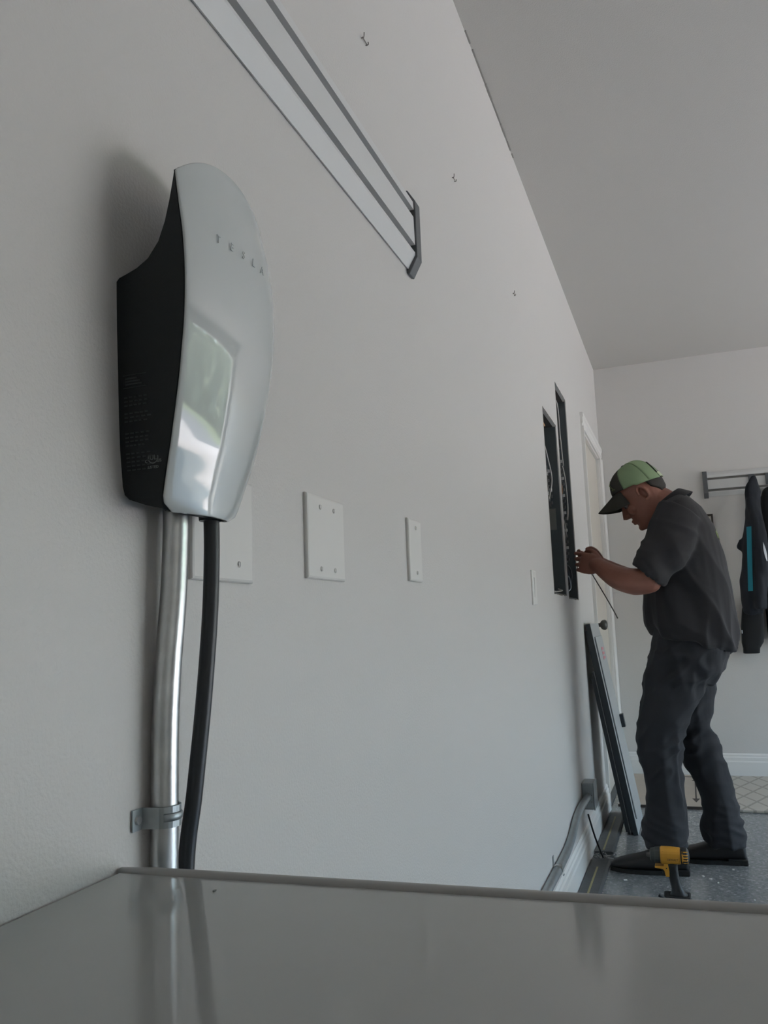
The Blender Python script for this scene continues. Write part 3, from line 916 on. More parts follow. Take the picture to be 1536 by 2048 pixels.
def hung(levels, y, depth):
    """levels: (z, x0, x1) silhouette of a garment hanging at depth y"""
    return [ring(((a+b)/2, y, z), ((b-a)/2, 0, 0), (0, depth*s, 0), 20, 2.2) for z, a, b, s in levels]
YJ = 5.395
bm = B()
loft(bm, hung([(1.805, 0.900, 0.922, 0.3), (1.78, 0.885, 0.928, 0.5), (1.74, 0.862, 0.936, 0.8), (1.70, 0.850, 0.946, 0.9), (1.62, 0.852, 0.935, 0.9), (1.52, 0.835, 0.940, 1.0), (1.40, 0.815, 0.945, 1.0), (1.28, 0.795, 0.945, 1.05), (1.17, 0.777, 0.930, 1.1), (1.05, 0.778, 0.910, 1.1), (0.99, 0.782, 0.895, 0.9), (0.965, 0.795, 0.885, 0.5)], YJ, 0.045))
loft(bm, hung([(1.42, 0.800, 0.835, 0.5), (1.385, 0.783, 0.830, 0.5), (1.37, 0.781, 0.83, 0.4), (1.34, 0.81, 0.83, 0.3)], YJ+0.02, 0.03))
# sleeve on the near side
tube(bm, [(0.880, YJ-0.02, 1.66), (0.905, YJ-0.045, 1.45), (0.900, YJ-0.055, 1.25), (0.880, YJ-0.05, 1.05), (0.875, YJ-0.045, 1.0)], [0.03, 0.040, 0.040, 0.034, 0.030], 14, 6)
me = remesh(bm, 0.008, 3); folds(me, 0.008, 26, 5, 3.0)
nv_b = bvh_of(me)
nj = empty('navy_jacket', (0.86, YJ, 0.965), 'navy jacket with teal side stripe hanging from the far rail', 'jacket')
obj('jacket_body', None, m_navy, nj, smooth=True, mesh=me)
obj('teal_stripe', decal(nv_b, lambda a, b: (0.842+a*0.026-0.026*(1-b)*(1.0), 5.2, 1.105+0.385*b), 3, 26, (0, 1, 0), 0.003), m_teal, nj, smooth=True)
obj('white_patch', decal(nv_b, lambda a, b: (0.926+(a-0.5)*0.014*math.sin(math.pi*min(1, b*0.9+0.1))-0.012*b+0.006, 5.2, 1.275+0.115*b), 2, 12, (0, 1, 0), 0.003), m_whitec, nj, smooth=True)
YK = 5.518
bm = B()
loft(bm, hung([(1.74, 0.985, 1.06, 0.5), (1.715, 0.962, 1.12, 0.8), (1.68, 0.945, 1.20, 1.0), (1.64, 0.938, 1.26, 1.0), (1.50, 0.935, 1.28, 1.05), (1.30, 0.935, 1.28, 1.1), (1.10, 0.92, 1.29, 1.15), (0.98, 0.912, 1.29, 1.1), (0.88, 0.912, 1.20, 0.8), (0.83, 0.912, 1.1, 0.6), (0.80, 0.915, 1.0, 0.4)], YK, 0.044))
me = remesh(bm, 0.008, 3); folds(me, 0.008, 22, 4, 9.0)
bk_b = bvh_of(me)
bj = empty('black_jacket', (1.08, YK, 0.80), 'black jacket with white outlined lettering at right picture edge', 'jacket')
obj('jacket_body', None, m_blackc, bj, smooth=True, mesh=me)
text('chest_letter', 'E', 0.085, frame((1.002, YK-0.070, 1.545), (1, 0, 0.12), (-0.12, 0, 1), (0, -1, 0)), m_whitec, bj, 0.004)
text('chest_letter_fill', 'E', 0.070, frame((1.003, YK-0.0735, 1.544), (1, 0, 0.12), (-0.12, 0, 1), (0, -1, 0)), m_blackc, bj, 0.0035)
obj('teal_trim', decal(bk_b, lambda a, b: (0.945+0.03*a-0.01*b, 5.2, 1.09+0.07*b), 3, 6, (0, 1, 0), 0.004), m_teal, bj, smooth=True)
bg_ = empty('black_bag', (0.82, 5.51, 0.735), 'black cloth bag hanging below the navy jacket', 'bag')
bm = B()
loft(bm, [ring(((a+b)/2, 5.51, z), ((b-a)/2, 0, 0), (0, d, 0), 24, 4.0) for z, a, b, d in ((1.06, 0.80, 0.87, 0.02), (1.00, 0.782, 0.90, 0.045), (0.90, 0.768, 0.90, 0.05), (0.80, 0.762, 0.885, 0.05), (0.765, 0.768, 0.862, 0.045), (0.736, 0.766, 0.858, 0.042), (0.734, 0.772, 0.852, 0.038))])
obj('bag_body', bm, m_blackc, bg_, smooth=True)
obj('bag_pull', bx((0.7655, 5.462, 0.855), (0.771, 5.466, 0.875), Matrix.Identity(4)), m_whitec, bg_)
bm = B(); tube(bm, [(0.83, 5.50, 1.05), (0.84, 5.47, 1.3), (0.87, 5.465, 1.6), (0.90, 5.478, 1.77), (0.89, 5.466, 1.6), (0.87, 5.47, 1.3), (0.845, 5.50, 1.05)], 0.005, 8, 5)
obj('bag_strap', bm, m_blackc, bg_, smooth=True)

# ------------------------------------------------------------------ the man
pe = empty('person', (0.36, 3.56, 0.0), 'man in green-backed cap, dark grey shirt and trousers working at the open panels', 'person')
EAR = V((0.333, 3.555, 1.472)); PT = math.radians(35)
FW = V((-math.cos(PT), 0.05, -math.sin(PT))).normalized(); UP = V((-math.sin(PT), 0, math.cos(PT))); SD = FW.cross(UP)  # SD = his right (+y)
UP = SD.cross(FW)
if SD.y < 0: SD = -SD
def Hd(fw, s, up_): return EAR + FW*fw + SD*s + UP*up_
HR = Matrix((FW, SD, UP)).transposed()

sk = B()
# head: sections from chin to crown: (u, front, back, half width)
HS = [(-0.118, 0.070, 0.020, 0.018), (-0.110, 0.088, 0.002, 0.034), (-0.098, 0.0965, -0.022, 0.046), (-0.086, 0.095, -0.040, 0.053), (-0.074, 0.091, -0.055, 0.058),
      (-0.064, 0.097, -0.066, 0.061), (-0.052, 0.098, -0.075, 0.064), (-0.038, 0.095, -0.083, 0.067), (-0.020, 0.094, -0.090, 0.070), (0.0, 0.090, -0.095, 0.072),
      (0.012, 0.087, -0.097, 0.073), (0.028, 0.095, -0.098, 0.0735), (0.050, 0.096, -0.097, 0.074), (0.078, 0.084, -0.090, 0.068), (0.102, 0.060, -0.070, 0.050), (0.118, 0.020, -0.030, 0.018)]
rings = []
for (uu_, fr, ba, w) in HS:
    c = Hd((fr+ba)/2, 0, uu_)
    R = []
    for i in range(28):
        t = 2*math.pi*i/28; ct, s_ = math.cos(t), math.sin(t)
        w2 = w*(1-0.18*max(0, ct)**2) if uu_ < 0.03 else w
        R.append(c+FW*((fr-ba)/2*math.copysign(abs(ct)**0.92, ct))+SD*(w2*math.copysign(abs(s_)**0.92, s_)))
    rings.append(R)
loft(sk, rings)
# nose, lips, brow ridge, cheeks, ears
loft(sk, [ring(Hd(0.088, 0, 0.022), SD*0.008, FW*0.010, 10), ring(Hd(0.097, 0, 0.004), SD*0.009, FW*0.012, 10), ring(Hd(0.107, 0, -0.014), SD*0.011, FW*0.013, 10),
          ring(Hd(0.112, 0, -0.026), SD*0.014, FW*0.0145, 10), ring(Hd(0.106, 0, -0.035), SD*0.014, FW*0.010, 10), ring(Hd(0.098, 0, -0.039), SD*0.008, FW*0.006, 10)])
for s in (-1, 1):
    ball(sk, Hd(0.100, s*0.012, -0.031), (0.010, 0.008, 0.008), 10, HR)
    ball(sk, Hd(0.083, s*0.033, 0.026), (0.012, 0.022, 0.008), 10, HR)
    ball(sk, Hd(0.070, s*0.045, -0.022), (0.020, 0.018, 0.020), 10, HR)
    # ear: rim ring and bowl
    ec = Hd(-0.012, s*0.078, 0.0)
    pts = []
    for k in range(11):
        a = math.radians(-70+300*k/10)
        pts.append(ec+FW*(0.013-0.018*math.sin(a)*0-0.017*math.cos(a-math.pi/2)*0)+FW*(-0.006+0.017*math.cos(a+1.2))+UP*(0.031*math.sin(a+1.2))+SD*(s*0.013))
    tube(sk, pts, 0.0055, 8, 3)
    ball(sk, ec+FW*(-0.002)+SD*(-s*0.002), (0.017, 0.010, 0.028), 12, HR)
ball(sk, Hd(0.0985, 0, -0.0565), (0.010, 0.021, 0.0055), 10, HR)
ball(sk, Hd(0.0960, 0, -0.0690), (0.010, 0.018, 0.0060), 10, HR)
ball(sk, Hd(0.0880, 0, -0.0980), (0.014, 0.020, 0.014), 10, HR)
# neck and trunk
limb(sk, [Hd(-0.015, 0, -0.035), (0.405, 3.557, 1.440), (0.470, 3.56, 1.370)], [0.060, 0.060, 0.062], 20)
limb(sk, [(0.47, 3.56, 1.33), (0.475, 3.56, 1.15), (0.46, 3.56, 0.93), (0.45, 3.56, 0.84)], [0.10, 0.115, 0.115, 0.10], 18)
limb(sk, [(0.465, 3.45, 1.325), (0.462, 3.56, 1.345), (0.465, 3.67, 1.325)], [0.050, 0.070, 0.050], 16)
# arms
limb(sk, [(0.460, 3.435, 1.325), (0.400, 3.365, 1.220), (0.338, 3.335, 1.110)], [0.048, 0.049, 0.046], 16)
limb(sk, [(0.338, 3.335, 1.108), (0.282, 3.362, 1.110), (0.215, 3.405, 1.132), (0.150, 3.450, 1.178), (0.128, 3.468, 1.192)], [0.047, 0.053, 0.047, 0.033, 0.031], 18)
limb(sk, [(0.460, 3.685, 1.325), (0.395, 3.755, 1.220), (0.330, 3.775, 1.115)], [0.048, 0.049, 0.046], 16)
limb(sk, [(0.330, 3.775, 1.113), (0.270, 3.750, 1.125), (0.205, 3.700, 1.155), (0.145, 3.655, 1.196), (0.125, 3.64, 1.208)], [0.047, 0.052, 0.045, 0.032, 0.030], 18)
def hand(wr, fwd, upv, side, curl, spread=1.0):
    """wr: wrist; fwd: towards the knuckles; upv: towards the thumb side; side: palm normal (the way fingers curl)"""
    fwd = V(fwd).normalized(); side = V(side); side = (side-fwd*side.dot(fwd)).normalized(); upv = V(upv); upv = (upv-fwd*upv.dot(fwd)-side*upv.dot(side)).normalized()
    wr = V(wr)
    loft(sk, [ring(wr+fwd*d, upv*a, side*b, 16, 2.3) for d, a, b in ((-0.012, 0.028, 0.020), (0.010, 0.034, 0.019), (0.035, 0.043, 0.018), (0.062, 0.045, 0.016), (0.082, 0.043, 0.013), (0.088, 0.040, 0.009))])
    for k, (o, L, rd) in enumerate(((0.0335, 0.072, 0.0082), (0.0115, 0.080, 0.0084), (-0.0110, 0.074, 0.0082), (-0.0325, 0.058, 0.0074))):
        b0 = wr+fwd*0.070+upv*o*0.95
        a1, a2, a3 = curl[k]
        def dr(a): return fwd*math.cos(a)+side*math.sin(a)+upv*(o*0.6*spread)
        p1 = wr+fwd*0.086+upv*o
        p2 = p1+dr(a1)*L*0.46; p3 = p2+dr(a1+a2)*L*0.32; p4 = p3+dr(a1+a2+a3)*L*0.24
        limb(sk, [b0, p1, p2, p3, p4], [rd*1.02, rd*1.06, rd, rd*0.95, rd*0.82], 10, 3)
    t0 = wr+fwd*0.018+upv*0.026+side*0.008
    t1 = wr+fwd*0.046+upv*0.050+side*0.020; t2 = wr+fwd*0.074+upv*0.056+side*0.034; t3 = wr+fwd*0.094+upv*0.049+side*0.044
    limb(sk, [t0, t1, t2, t3], [0.0155, 0.0125, 0.0110, 0.0088], 12, 3)
hand((0.146, 3.460, 1.186), (-0.090, 0.030, 0.024), (0.15, 0, 1), (0.25, 1, -0.1), [(0.30, 0.65, 0.5), (0.50, 0.75, 0.5), (0.68, 0.85, 0.6), (0.85, 0.9, 0.6)])
hand((0.137, 3.648, 1.200), (-0.085, -0.045, 0.022), (0.15, 0, 1), (0.3, -1, 0.0), [(0.45, 0.6, 0.4), (0.8, 0.8, 0.5), (0.9, 0.9, 0.5), (1.0, 0.9, 0.5)])
# legs and feet under the clothes
for (hip, knee, ank) in (((0.445, 3.475, 0.84), (0.330, 3.462, 0.50), (0.330, 3.46, 0.085)), ((0.46, 3.645, 0.84), (0.452, 3.648, 0.47), (0.535, 3.65, 0.085))):
    limb(sk, [hip, (V(hip)+V(knee))/2, knee], [0.062, 0.058, 0.048], 16)
    limb(sk, [knee, V(knee)*0.62+V(ank)*0.38+V((0.012, 0, 0)), ank], [0.048, 0.044, 0.036], 16)
    limb(sk, [V(ank)+V((0.02, 0, -0.040)), V(ank)+V((-0.07, 0, -0.050)), V(ank)+V((-0.14, 0, -0.054))], [0.028, 0.024, 0.018], 12)
me = remesh(sk, 0.0035, 2)
obj('body', None, m_skin, pe, smooth=True, mesh=me)
# eyes and eyebrows
for s in (-1, 1):
    bm = B(); ball(bm, Hd(0.0775, s*0.031, 0.009), 0.0110, 14)
    e = obj('eye', bm, m_eye, pe, smooth=True)
    bm = B(); ball(bm, Hd(0.0845, s*0.031, 0.005), 0.0058, 10)
    obj('iris', bm, m_ink, e, smooth=True)
    bm = B(); tube(bm, [Hd(0.0925, s*0.014, 0.029), Hd(0.0925, s*0.030, 0.034), Hd(0.080, s*0.046, 0.030)], 0.0035, 8, 4)
    obj('eyebrow', bm, m_hair, pe, smooth=True)
# short hair at back and sides, below the cap
bm = B()
rings = []
for (uu_, ba, w, th) in ((-0.036, -0.0835, 0.0672, 0.0), (-0.020, -0.0930, 0.0720, 0.005), (0.005, -0.0985, 0.0745, 0.006), (0.030, -0.1010, 0.0760, 0.006), (0.060, -0.0980, 0.074, 0.004)):
    R = []; R2 = []
    amx = 34+34*min(1, max(0, (uu_+0.036)/0.045))
    for i in range(21):
        a = math.radians(-amx+2*amx*i/20)
        fx = -0.012+(ba-th+0.012)*math.cos(a); sx = (w+th*0.7)*math.sin(a)
        R.append(Hd(fx, sx, uu_)); R2.append(Hd(fx*0.86, sx*0.86, uu_))
    rings.append(R+list(reversed(R2)))
loft(bm, rings)
obj('hair', bm, m_hair, pe, smooth=True)
# ---- cap
def cap_pt(th, ph, grow=0.0):
    """th round the head (0 = front), ph 0 at rim .. 1 at button"""
    c, s = math.cos(th), math.sin(th)
    rim_u = 0.048+0.030*c+(-0.006 if c < 0 else 0.0)
    rf = (0.103 if c > 0 else 0.106)+grow; rs = 0.086+grow
    top = 0.150+grow
    q = math.sin(ph*math.pi/2); w = math.cos(ph*math.pi/2)
    w = w**0.62 if c >= 0 else w**0.70
    uu_ = rim_u+(top-rim_u)*(q**1.15 if c >= 0 else q**1.05)
    return Hd(-0.004+rf*c*w-0.010*q, rs*s*w, uu_)
def cap_panel(t0, t1, nth=14, nph=14, grow=0.0):
    bm = B(); g = []
    for j in range(nph+1):
        g.append([bm.verts.new(cap_pt(t0+(t1-t0)*i/nth, min(0.985, j/nph), grow)) for i in range(nth+1)])
    for j in range(nph):
        for i in range(nth): bm.faces.new((g[j][i], g[j][i+1], g[j+1][i+1], g[j+1][i]))
    return bm
def solid(o, th, off=-1):
    m = o.modifiers.new('solid', 'SOLIDIFY'); m.thickness = th; m.offset = off
    return o
cp = empty('cap', Hd(0, 0, 0.06)); cp.parent = pe; cp.location = Hd(0, 0, 0.06)-WL[pe.name]; WL[cp.name] = Hd(0, 0, 0.06)
TF = math.radians(63)
bm = cap_panel(-TF, TF, 24)
frontm = bm.copy()
fbvh = BVHTree.FromBMesh(bm)
solid(obj('front_panel', bm, m_capF, cp, smooth=True), 0.002)
for k in range(4):
    t0 = TF+(2*math.pi-2*TF)*k/4; t1 = TF+(2*math.pi-2*TF)*(k+1)/4
    bm = cap_panel(t0, t1, 12, 14)
    if k in (1, 2):   # opening over the strap at the back
        kill = [f_ for f_ in bm.faces if (f_.calc_center_median()-Hd(-0.105, 0, 0.022)).length < 0.034]
        bmesh.ops.delete(bm, geom=kill, context='FACES')
    solid(obj('mesh_panel', bm, m_capG, cp, smooth=True), 0.0018)
    bm = B(); tube(bm, [cap_pt(t0, j/10*0.98, 0.0006) for j in range(11)], 0.0012, 6, 2)
    obj('seam', bm, m_capG if k else m_capF, cp, smooth=True)
bm = B(); ball(bm, cap_pt(0, 1.0, 0.002), (0.008, 0.008, 0.004), 12, HR)
obj('button', bm, m_capF, cp, smooth=True)
bm = B(); g = []
for j in range(9):
    v = j/8; row = []
    for i in range(17):
        a = -1+2*i/16
        th = a*math.radians(50)
        p0 = V((0.100*math.cos(th)-0.004, 0.0865*math.sin(th), 0.048+0.030*math.cos(th)))
        ext = 0.092*math.sqrt(max(0, 1-abs(a)**2.6))
        q = Hd(p0.x+ext*v, p0.y*(1-0.10*v), p0.z-0.016*v*1.0-0.046*a*a*v-0.004*a*a)
        row.append(bm.verts.new(q))
    g.append(row)
for j in range(8):
    for i in range(16): bm.faces.new((g[j][i], g[j][i+1], g[j+1][i+1], g[j+1][i]))
bmesh.ops.remove_doubles(bm, verts=bm.verts[:], dist=0.0004)
solid(obj('brim', bm, m_capF, cp, smooth=True), 0.0032)
bm = B(); n = 12; rs_ = []
for i in range(n+1):
    th = math.radians(156+48*i/n)
    p = cap_pt(th, 0.02, 0.0008); q = cap_pt(th, 0.13, 0.0008)
    rs_.append([p, q, q+(q-EAR).normalized()*0.002, p+(p-EAR).normalized()*0.002])
loft(bm, rs_); obj('strap', bm, mat('cap_strap', (0.52, 0.60, 0.40), 0.6), cp)
bm = B(); rs_ = []
for i in range(9):
    a = math.pi*i/8
    rs_.append(cap_pt(math.pi+0.42*math.cos(a), 0.12+0.34*math.sin(a), 0.0015))
tube(bm, rs_, 0.0028, 8, 3); obj('strap_opening_binding', bm, m_capF, cp, smooth=True)
for k in range(5):   # embroidered emblem
    c = cap_pt(-0.62+0.13*k, 0.14+0.10*k, 0.0012)
    bm = B()
    a0 = k*1.3
    tube(bm, [cap_pt(-0.62+0.13*k+0.09*math.cos(a0+i*0.8), 0.14+0.10*k+0.05*math.sin(a0+i*0.8), 0.0012) for i in range(5)], 0.0014, 6, 4)
    obj('emblem_stitching', bm, m_embl, cp, smooth=True)

# ---- shirt
bm = B()
T = [((0.600, 0.815), (0.345, 0.895), 0.180), ((0.632, 0.835), (0.322, 0.905), 0.186), ((0.645, 0.872), (0.302, 0.945), 0.190), ((0.640, 0.985), (0.296, 1.012), 0.186),
     ((0.634, 1.106), (0.303, 1.085), 0.182), ((0.617, 1.227), (0.320, 1.190), 0.190), ((0.597, 1.325), (0.330, 1.275), 0.196), ((0.555, 1.405), (0.352, 1.350), 0.180),
     ((0.515, 1.448), (0.375, 1.400), 0.135), ((0.490, 1.468), (0.392, 1.425), 0.085)]
rings = [ring(((b[0]+f_[0])/2, 3.56, (b[1]+f_[1])/2), ((b[0]-f_[0])/2*0.94, 0, (b[1]-f_[1])/2*0.94), (0, w*0.94, 0), 28, 2.3) for b, f_, w in [((0.60, 0.87), (0.33, 0.93), 0.17)]]
rings += [ring(((b[0]+f_[0])/2, 3.56, (b[1]+f_[1])/2), ((b[0]-f_[0])/2, 0, (b[1]-f_[1])/2), (0, w, 0), 28, 2.3) for b, f_, w in T]
loft(bm, rings)
for s in (-1, 1):
    SL = [((0.470, 0.130, 1.370), (0.080, 0, -0.045), (0, 0.075, 0.035*-s*-1), 1), ((0.430, 0.185, 1.280), (0.084, 0, -0.052), (0, 0.070, 0), 1), ((0.382, 0.213, 1.193), (0.070, 0, -0.053), (0, 0.066, 0), 1),
          ((0.340, 0.224, 1.140), (0.056, 0, -0.046), (0, 0.060, 0), 1), ((0.332, 0.226, 1.130), (0.055, 0, -0.045), (0, 0.059, 0), 1),
          ((0.336, 0.226, 1.136), (0.044, 0, -0.036), (0, 0.048, 0), 1), ((0.365, 0.220, 1.175), (0.044, 0, -0.034), (0, 0.046, 0), 1)]
    loft(bm, [ring((c[0], 3.56+s*c[1], c[2]), a, b_, 22) for c, a, b_, _ in SL])
me = remesh(bm, 0.006, 5)
def ridge(v, sharp=1.0):
    return (1-abs(noise.noise(v))*2.2)
def shirt_fold(c):
    q = V((c.x-0.45, c.y-3.56, c.z))
    wob = 0.25*noise.noise(V((c.x*6, c.y*6, c.z*6)))
    d = c.z*0.62+(c.x-0.5)*1.15+wob*0.10          # folds dragging from the arm down to the back hem
    w = ridge(V((d*8.5, c.y*2.5, 2.0)))
    v2 = ridge(V((c.x*13+wob, c.y*12, c.z*2.2+7)))      # vertical drapes low on the back
    lowf = min(1, max(0, (1.36-c.z)/0.22))
    bot = min(1, max(0, (1.15-c.z)/0.25))
    arm = max(0, 1-abs(c.y-3.34)/0.07)*min(1, max(0, (1.36-c.z)/0.06))
    wr = ridge(V((c.x*7+c.z*13, c.y*5, c.z*9)))
    return lowf*0.016*(w-0.5)*(1-0.5*arm)+bot*0.012*(v2-0.5)+0.010*arm*(wr-0.5)
displace(me, shirt_fold)
sh_b = bvh_of(me)
shirt = obj('shirt', None, m_shirt, pe, smooth=True, mesh=me)
# collar: stand and folded flap, back print
e1 = V((0.80, 0, 0.60)); nn = V((-0.60, 0, 0.80)); cc = V((0.424, 3.56, 1.446))
bm = B()
loft(bm, [ring(cc+nn*h+e1*o, e1*ra, V((0, rb_, 0)), 30, 2.1) for h, o, ra, rb_ in ((-0.045, 0.010, 0.064, 0.068), (-0.010, 0.002, 0.063, 0.067), (0.004, 0, 0.064, 0.068), (0.006, 0, 0.068, 0.072), (0.0, 0.0, 0.073, 0.077), (-0.022, 0.004, 0.083, 0.090), (-0.040, 0.008, 0.090, 0.100), (-0.041, 0.008, 0.086, 0.096), (-0.024, 0.004, 0.078, 0.085))], caps=False)
obj('collar', bm, m_shirt, shirt, smooth=True)
for k in range(6):
    y = 3.47+0.032*k
    obj('back_print', decal(sh_b, lambda a, b, y=y, k=k: (0.95, y+a*(0.020 if k % 2 else 0.026), 1.270+0.040*b*(1 if k % 3 else 0.7)), 3, 4, (-1, 0, 0), 0.0025), m_embl, shirt)

# ---- trousers
bm = B()
hipr = [((0.335, 0.955), (0.610, 0.915), 0.160), ((0.325, 0.905), (0.612, 0.860), 0.172), ((0.305, 0.830), (0.598, 0.800), 0.180), ((0.293, 0.770), (0.575, 0.745), 0.178), ((0.30, 0.72), (0.545, 0.70), 0.165)]
loft(bm, [ring(((b[0]+f_[0])/2, 3.56, (b[1]+f_[1])/2), ((b[0]-f_[0])/2, 0, (b[1]-f_[1])/2), (0, w, 0), 26, 2.4) for f_, b, w in hipr])
LL = [(0.84, 0.310, 0.575, 0.092, 3.478), (0.745, 0.286, 0.535, 0.093, 3.470), (0.647, 0.266, 0.484, 0.090, 3.466), (0.590, 0.250, 0.450, 0.087, 3.463), (0.532, 0.236, 0.420, 0.085, 3.461), (0.490, 0.234, 0.408, 0.083, 3.460),
      (0.440, 0.242, 0.400, 0.080, 3.460), (0.370, 0.256, 0.399, 0.078, 3.460), (0.300, 0.258, 0.398, 0.077, 3.460), (0.240, 0.247, 0.397, 0.078, 3.460), (0.190, 0.233, 0.397, 0.080, 3.460), (0.135, 0.229, 0.396, 0.081, 3.460),
      (0.110, 0.238, 0.394, 0.079, 3.460), (0.088, 0.245, 0.394, 0.077, 3.460), (0.090, 0.258, 0.382, 0.066, 3.460), (0.13, 0.262, 0.378, 0.062, 3.46)]
RL = [(0.84, 0.320, 0.590, 0.092, 3.640), (0.735, 0.320, 0.560, 0.093, 3.646), (0.629, 0.345, 0.537, 0.088, 3.650), (0.530, 0.362, 0.520, 0.083, 3.650), (0.455, 0.382, 0.545, 0.081, 3.650), (0.374, 0.405, 0.563, 0.078, 3.650),
      (0.316, 0.432, 0.574, 0.076, 3.650), (0.250, 0.452, 0.585, 0.076, 3.650), (0.200, 0.460, 0.594, 0.077, 3.650), (0.150, 0.452, 0.604, 0.079, 3.650), (0.120, 0.446, 0.608, 0.080, 3.650), (0.090, 0.458, 0.606, 0.078, 3.650),
      (0.066, 0.468, 0.604, 0.076, 3.650), (0.070, 0.482, 0.592, 0.066, 3.650), (0.11, 0.486, 0.588, 0.062, 3.65)]
for Ls in (LL, RL):
    loft(bm, [ring(((a+b)/2, y, z), ((b-a)/2, 0, 0.02*(1 if z < 0.2 else 0)*0), (0, w, 0), 24, 2.2) for z, a, b, w, y in Ls])
me = remesh(bm, 0.006, 5)
def pant_fold(c):
    low = max(0, min(1, (0.34-c.z)/0.2))
    knee = max(0, 1-abs(c.z-0.46)/0.18)
    hip = max(0, 1-abs(c.z-0.76)/0.16)
    wob = noise.noise(V((c.x*7, c.y*7, c.z*4)))
    a = ridge(V((c.x*5+c.z*9+wob*0.5, c.y*6, c.z*15-c.x*13)))
    b_ = ridge(V((c.x*4-c.z*6+wob*0.6, c.y*5+3, c.z*20+c.x*9)))
    v = ridge(V((c.x*15+wob*0.4, c.y*13, c.z*2.5)))
    return 0.016*knee*(a-0.5)+0.014*low*(b_-0.5)+0.014*hip*(a-0.5)+0.008*(v-0.5)
displace(me, pant_fold)
trou = obj('trousers', None, m_pants, pe, smooth=True, mesh=me)
pb = bvh_of(me)
def seam(pts, rad=0.0016):
    bm = B(); out = []
    for (x, z) in spline([V((x, 0, z)) for x, z in pts], 6) and [(p.x, p.z) for p in spline([V((x, 0, z)) for x, z in pts], 6)]:
        h = pb.ray_cast(V((x, 3.0, z)), V((0, 1, 0)))
        if h[0] is not None: out.append(h[0]+V((0, -0.0005, 0)))
    if len(out) > 2: tube(bm, out, rad, 6, 1); obj('seam', bm, m_pants, trou, smooth=True)
    else: bm.free()
seam([(0.40, 0.905), (0.43, 0.85), (0.50, 0.815), (0.54, 0.81)])
seam([(0.465, 0.89), (0.455, 0.75), (0.405, 0.60), (0.345, 0.46), (0.33, 0.25), (0.325, 0.11)])
seam([(0.295, 0.70), (0.36, 0.712), (0.43, 0.70)])

# ---- shoes
def shoe(heel, toe, y, label_ok=True):
    L = heel-toe; bm = B()
    sec = [(0.00, 0.030, 0.012, 0.072), (0.04, 0.036, 0.010, 0.098), (0.14, 0.039, 0.010, 0.115), (0.30, 0.039, 0.010, 0.112), (0.42, 0.040, 0.010, 0.092), (0.56, 0.044, 0.010, 0.072), (0.72, 0.047, 0.010, 0.060),
           (0.86, 0.042, 0.010, 0.050), (0.95, 0.030, 0.011, 0.040), (1.00, 0.012, 0.014, 0.028)]
    rings = []
    for (t, w, z0, z1) in sec:
        rings.append(ring((heel-L*t, y, (z0+z1)/2), (0, w, 0), (0, 0, (z1-z0)/2), 20, 2.5))
    loft(bm, rings)
    o = obj('shoe', bm, m_shoe, pe, smooth=True)
    sb = o.modifiers.new('sub', 'SUBSURF'); sb.levels = 1; sb.render_levels = 2
    bm = B(); out = []
    for k in range(40):
        a = 2*math.pi*k/40; t = 0.5-0.5*math.cos(a)
        w = [0.026, 0.040, 0.041, 0.041, 0.048, 0.050, 0.046, 0.034, 0.010]; q = t*8; i = min(int(q), 7)
        ww = w[i]+(w[i+1]-w[i])*(q-i)
        out.append((heel+0.003-(L+0.006)*t, y+ww*(1 if math.sin(a) > 0 else -1)*(abs(math.sin(a))**0.25 if t in (0, 1) else 1)))
    rings = [[V((x, yy, 0.0005)) for x, yy in out], [V((x, yy, 0.014)) for x, yy in out]]
    loft(bm, rings)
    obj('sole', bm, m_sole, o)
    obj('heel', bx((heel-L*0.26, y-0.038, 0.0005), (heel+0.002, y+0.038, 0.022)), m_sole, o, bevel=0.004)
shoe(0.392, 0.103, 3.46)
shoe(0.606, 0.330, 3.65)

# ---- rod held in the left hand
bm = B(); tube(bm, [(0.098, 3.482, 1.176), (0.150, 3.468, 1.075), (0.186, 3.454, 1.002), (0.200, 3.450, 0.970)], 0.0023, 8, 4)
tag(obj('thin_rod', bm, m_steel, smooth=True), 'thin dark wire rod hanging down from the hand of the man', 'rod')

# ------------------------------------------------------------------ cordless drill standing on the floor
DY = 2.95
dl = empty('cordless_drill', (0.345, DY, 0.0), 'yellow and black cordless drill standing upright before the man\'s shoe', 'drill')
def dring(x, z, r_, n=20): return ring((x, DY, z), (0, r_, 0), (0, 0, r_*1.02), n, 2.4)
bm = B(); loft(bm, [dring(x, 0.1975, q) for x, q in ((0.316, 0.0235), (0.320, 0.0265), (0.340, 0.0270), (0.358, 0.0262), (0.376, 0.0250), (0.379, 0.0235))])
obj('motor_housing', bm, m_dyel, dl, smooth=False, bevel=0.001)
bm = B(); loft(bm, [dring(x, 0.1975, q) for x, q in ((0.379, 0.0240), (0.386, 0.0265), (0.398, 0.0255), (0.404, 0.018), (0.406, 0.008))])
ec = obj('end_cap', bm, m_dblk, dl, smooth=False)
for k in range(-2, 3):
    z = 0.1975+k*0.0082; q = 0.0262
    yy = DY-math.sqrt(max(0.0001, q*q-(k*0.0082)**2))*0.99
    bm = B(); tube(bm, [(0.383, yy+0.001, z), (0.392, yy-0.0006, z), (0.401, yy+0.003, z)], 0.0022, 8, 3)
    obj('vent_rib', bm, m_dyel, ec)
bm = B(); tube(bm, [(0.385, DY-0.0265+0.016*abs(k/6)**2, 0.1975+0.0225*k/6) for k in range(-6, 7)], 0.0024, 8, 2)
obj('vent_rib', bm, m_dyel, ec)
bm = B(); loft(bm, [dring(x, 0.1975, q) for x, q in ((0.284, 0.014), (0.286, 0.0195), (0.298, 0.0215), (0.300, 0.0235), (0.316, 0.0245))])
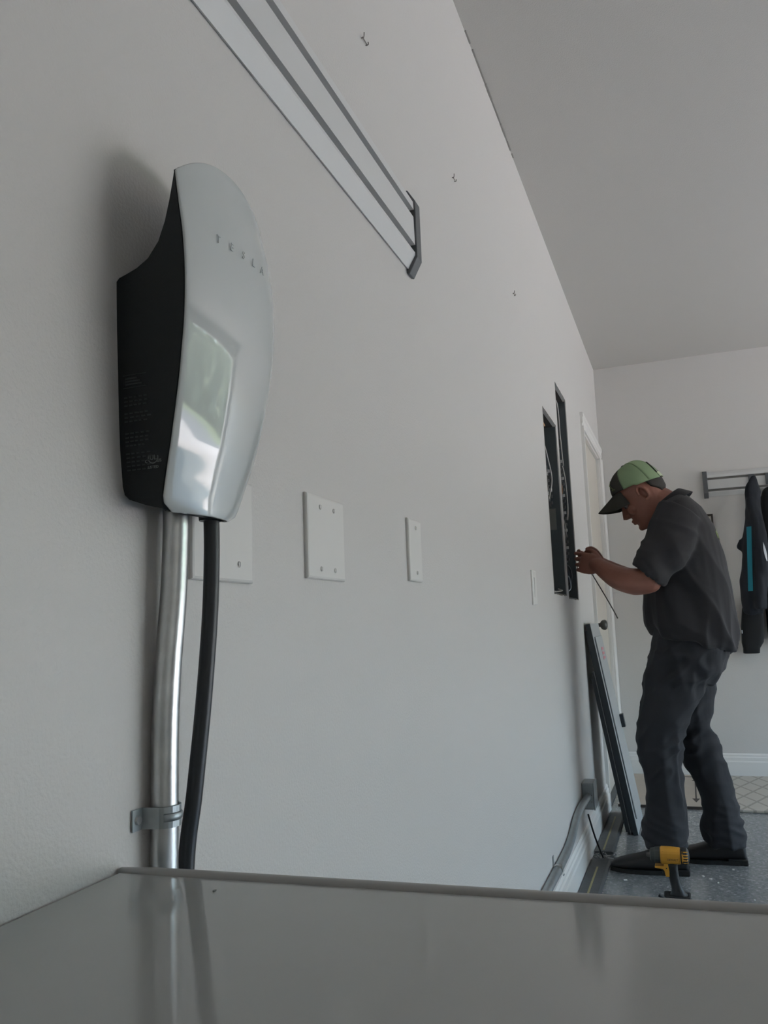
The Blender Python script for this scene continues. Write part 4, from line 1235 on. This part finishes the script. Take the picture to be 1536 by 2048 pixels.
obj('gear_case', bm, m_dgry, dl, smooth=False)
bm = B(); cyl(bm, (0.284, DY, 0.1975), (0.272, DY, 0.1975), 0.008, 0.006, 12)
obj('chuck', bm, m_steel, dl)
bm = B()
rings = []
for (x, z, a, b) in ((0.349, 0.180, 0.020, 0.019), (0.350, 0.160, 0.0175, 0.017), (0.352, 0.140, 0.0165, 0.0165), (0.356, 0.115, 0.0165, 0.0165), (0.360, 0.098, 0.0175, 0.017), (0.363, 0.083, 0.022, 0.020), (0.365, 0.076, 0.030, 0.026)):
    rings.append(ring((x, DY, z), (a, 0, 0), (0, b, 0), 18, 2.6))
loft(bm, rings); obj('handle_grip', bm, m_dblk, dl, smooth=True)
bm = B(); prism(bm, [(0.326, 0.176), (0.338, 0.178), (0.341, 0.150), (0.340, 0.134), (0.329, 0.134), (0.326, 0.152), (0.322, 0.157), (0.297, 0.160), (0.297, 0.166), (0.324, 0.167)], 'y', DY-0.0168, DY+0.0168)
obj('front_grip', bm, m_dyel, dl, bevel=0.0012)
bm = B(); prism(bm, [(0.312, 0.157), (0.326, 0.156), (0.328, 0.136), (0.318, 0.139), (0.320, 0.148)], 'y', DY-0.008, DY+0.008)
obj('trigger', bm, m_dblk, dl, bevel=0.001)
obj('battery_pack', bx((0.306, DY-0.036, 0.0005), (0.402, DY+0.036, 0.062)), m_dblk, dl, bevel=0.006)
obj('battery_foot', bx((0.318, DY-0.032, 0.0622), (0.400, DY+0.032, 0.078)), m_dblk, dl, bevel=0.004)
bm = B(); tube(bm, [(0.322, DY-0.030, 0.070), (0.312, DY-0.036, 0.078), (0.304, DY-0.038, 0.083)], 0.005, 8, 3)
obj('belt_clip', bm, m_dblk, dl, smooth=True)
for (x, z) in ((0.325, 0.2125), (0.331, 0.2105), (0.333, 0.1605)):
    bm = B(); cyl(bm, (x, DY-0.0272+abs(z-0.1975)*0.3 if z > 0.17 else DY-0.0171, z), (x, DY-0.020 if z > 0.17 else DY-0.0160, z), 0.0022, n=10); obj('screw', bm, m_dblk, dl)
obj('name_band', bx((0.337, DY-0.0273, 0.1835), (0.372, DY-0.0240, 0.1965)), m_dyel, dl)
text('lettering', 'DEWALT', 0.0088, frame((0.3545, DY-0.0276, 0.190), (1, 0, 0), (0, 0, 1), (0, -1, 0)), m_ink, dl, 0.0004, 0.92)
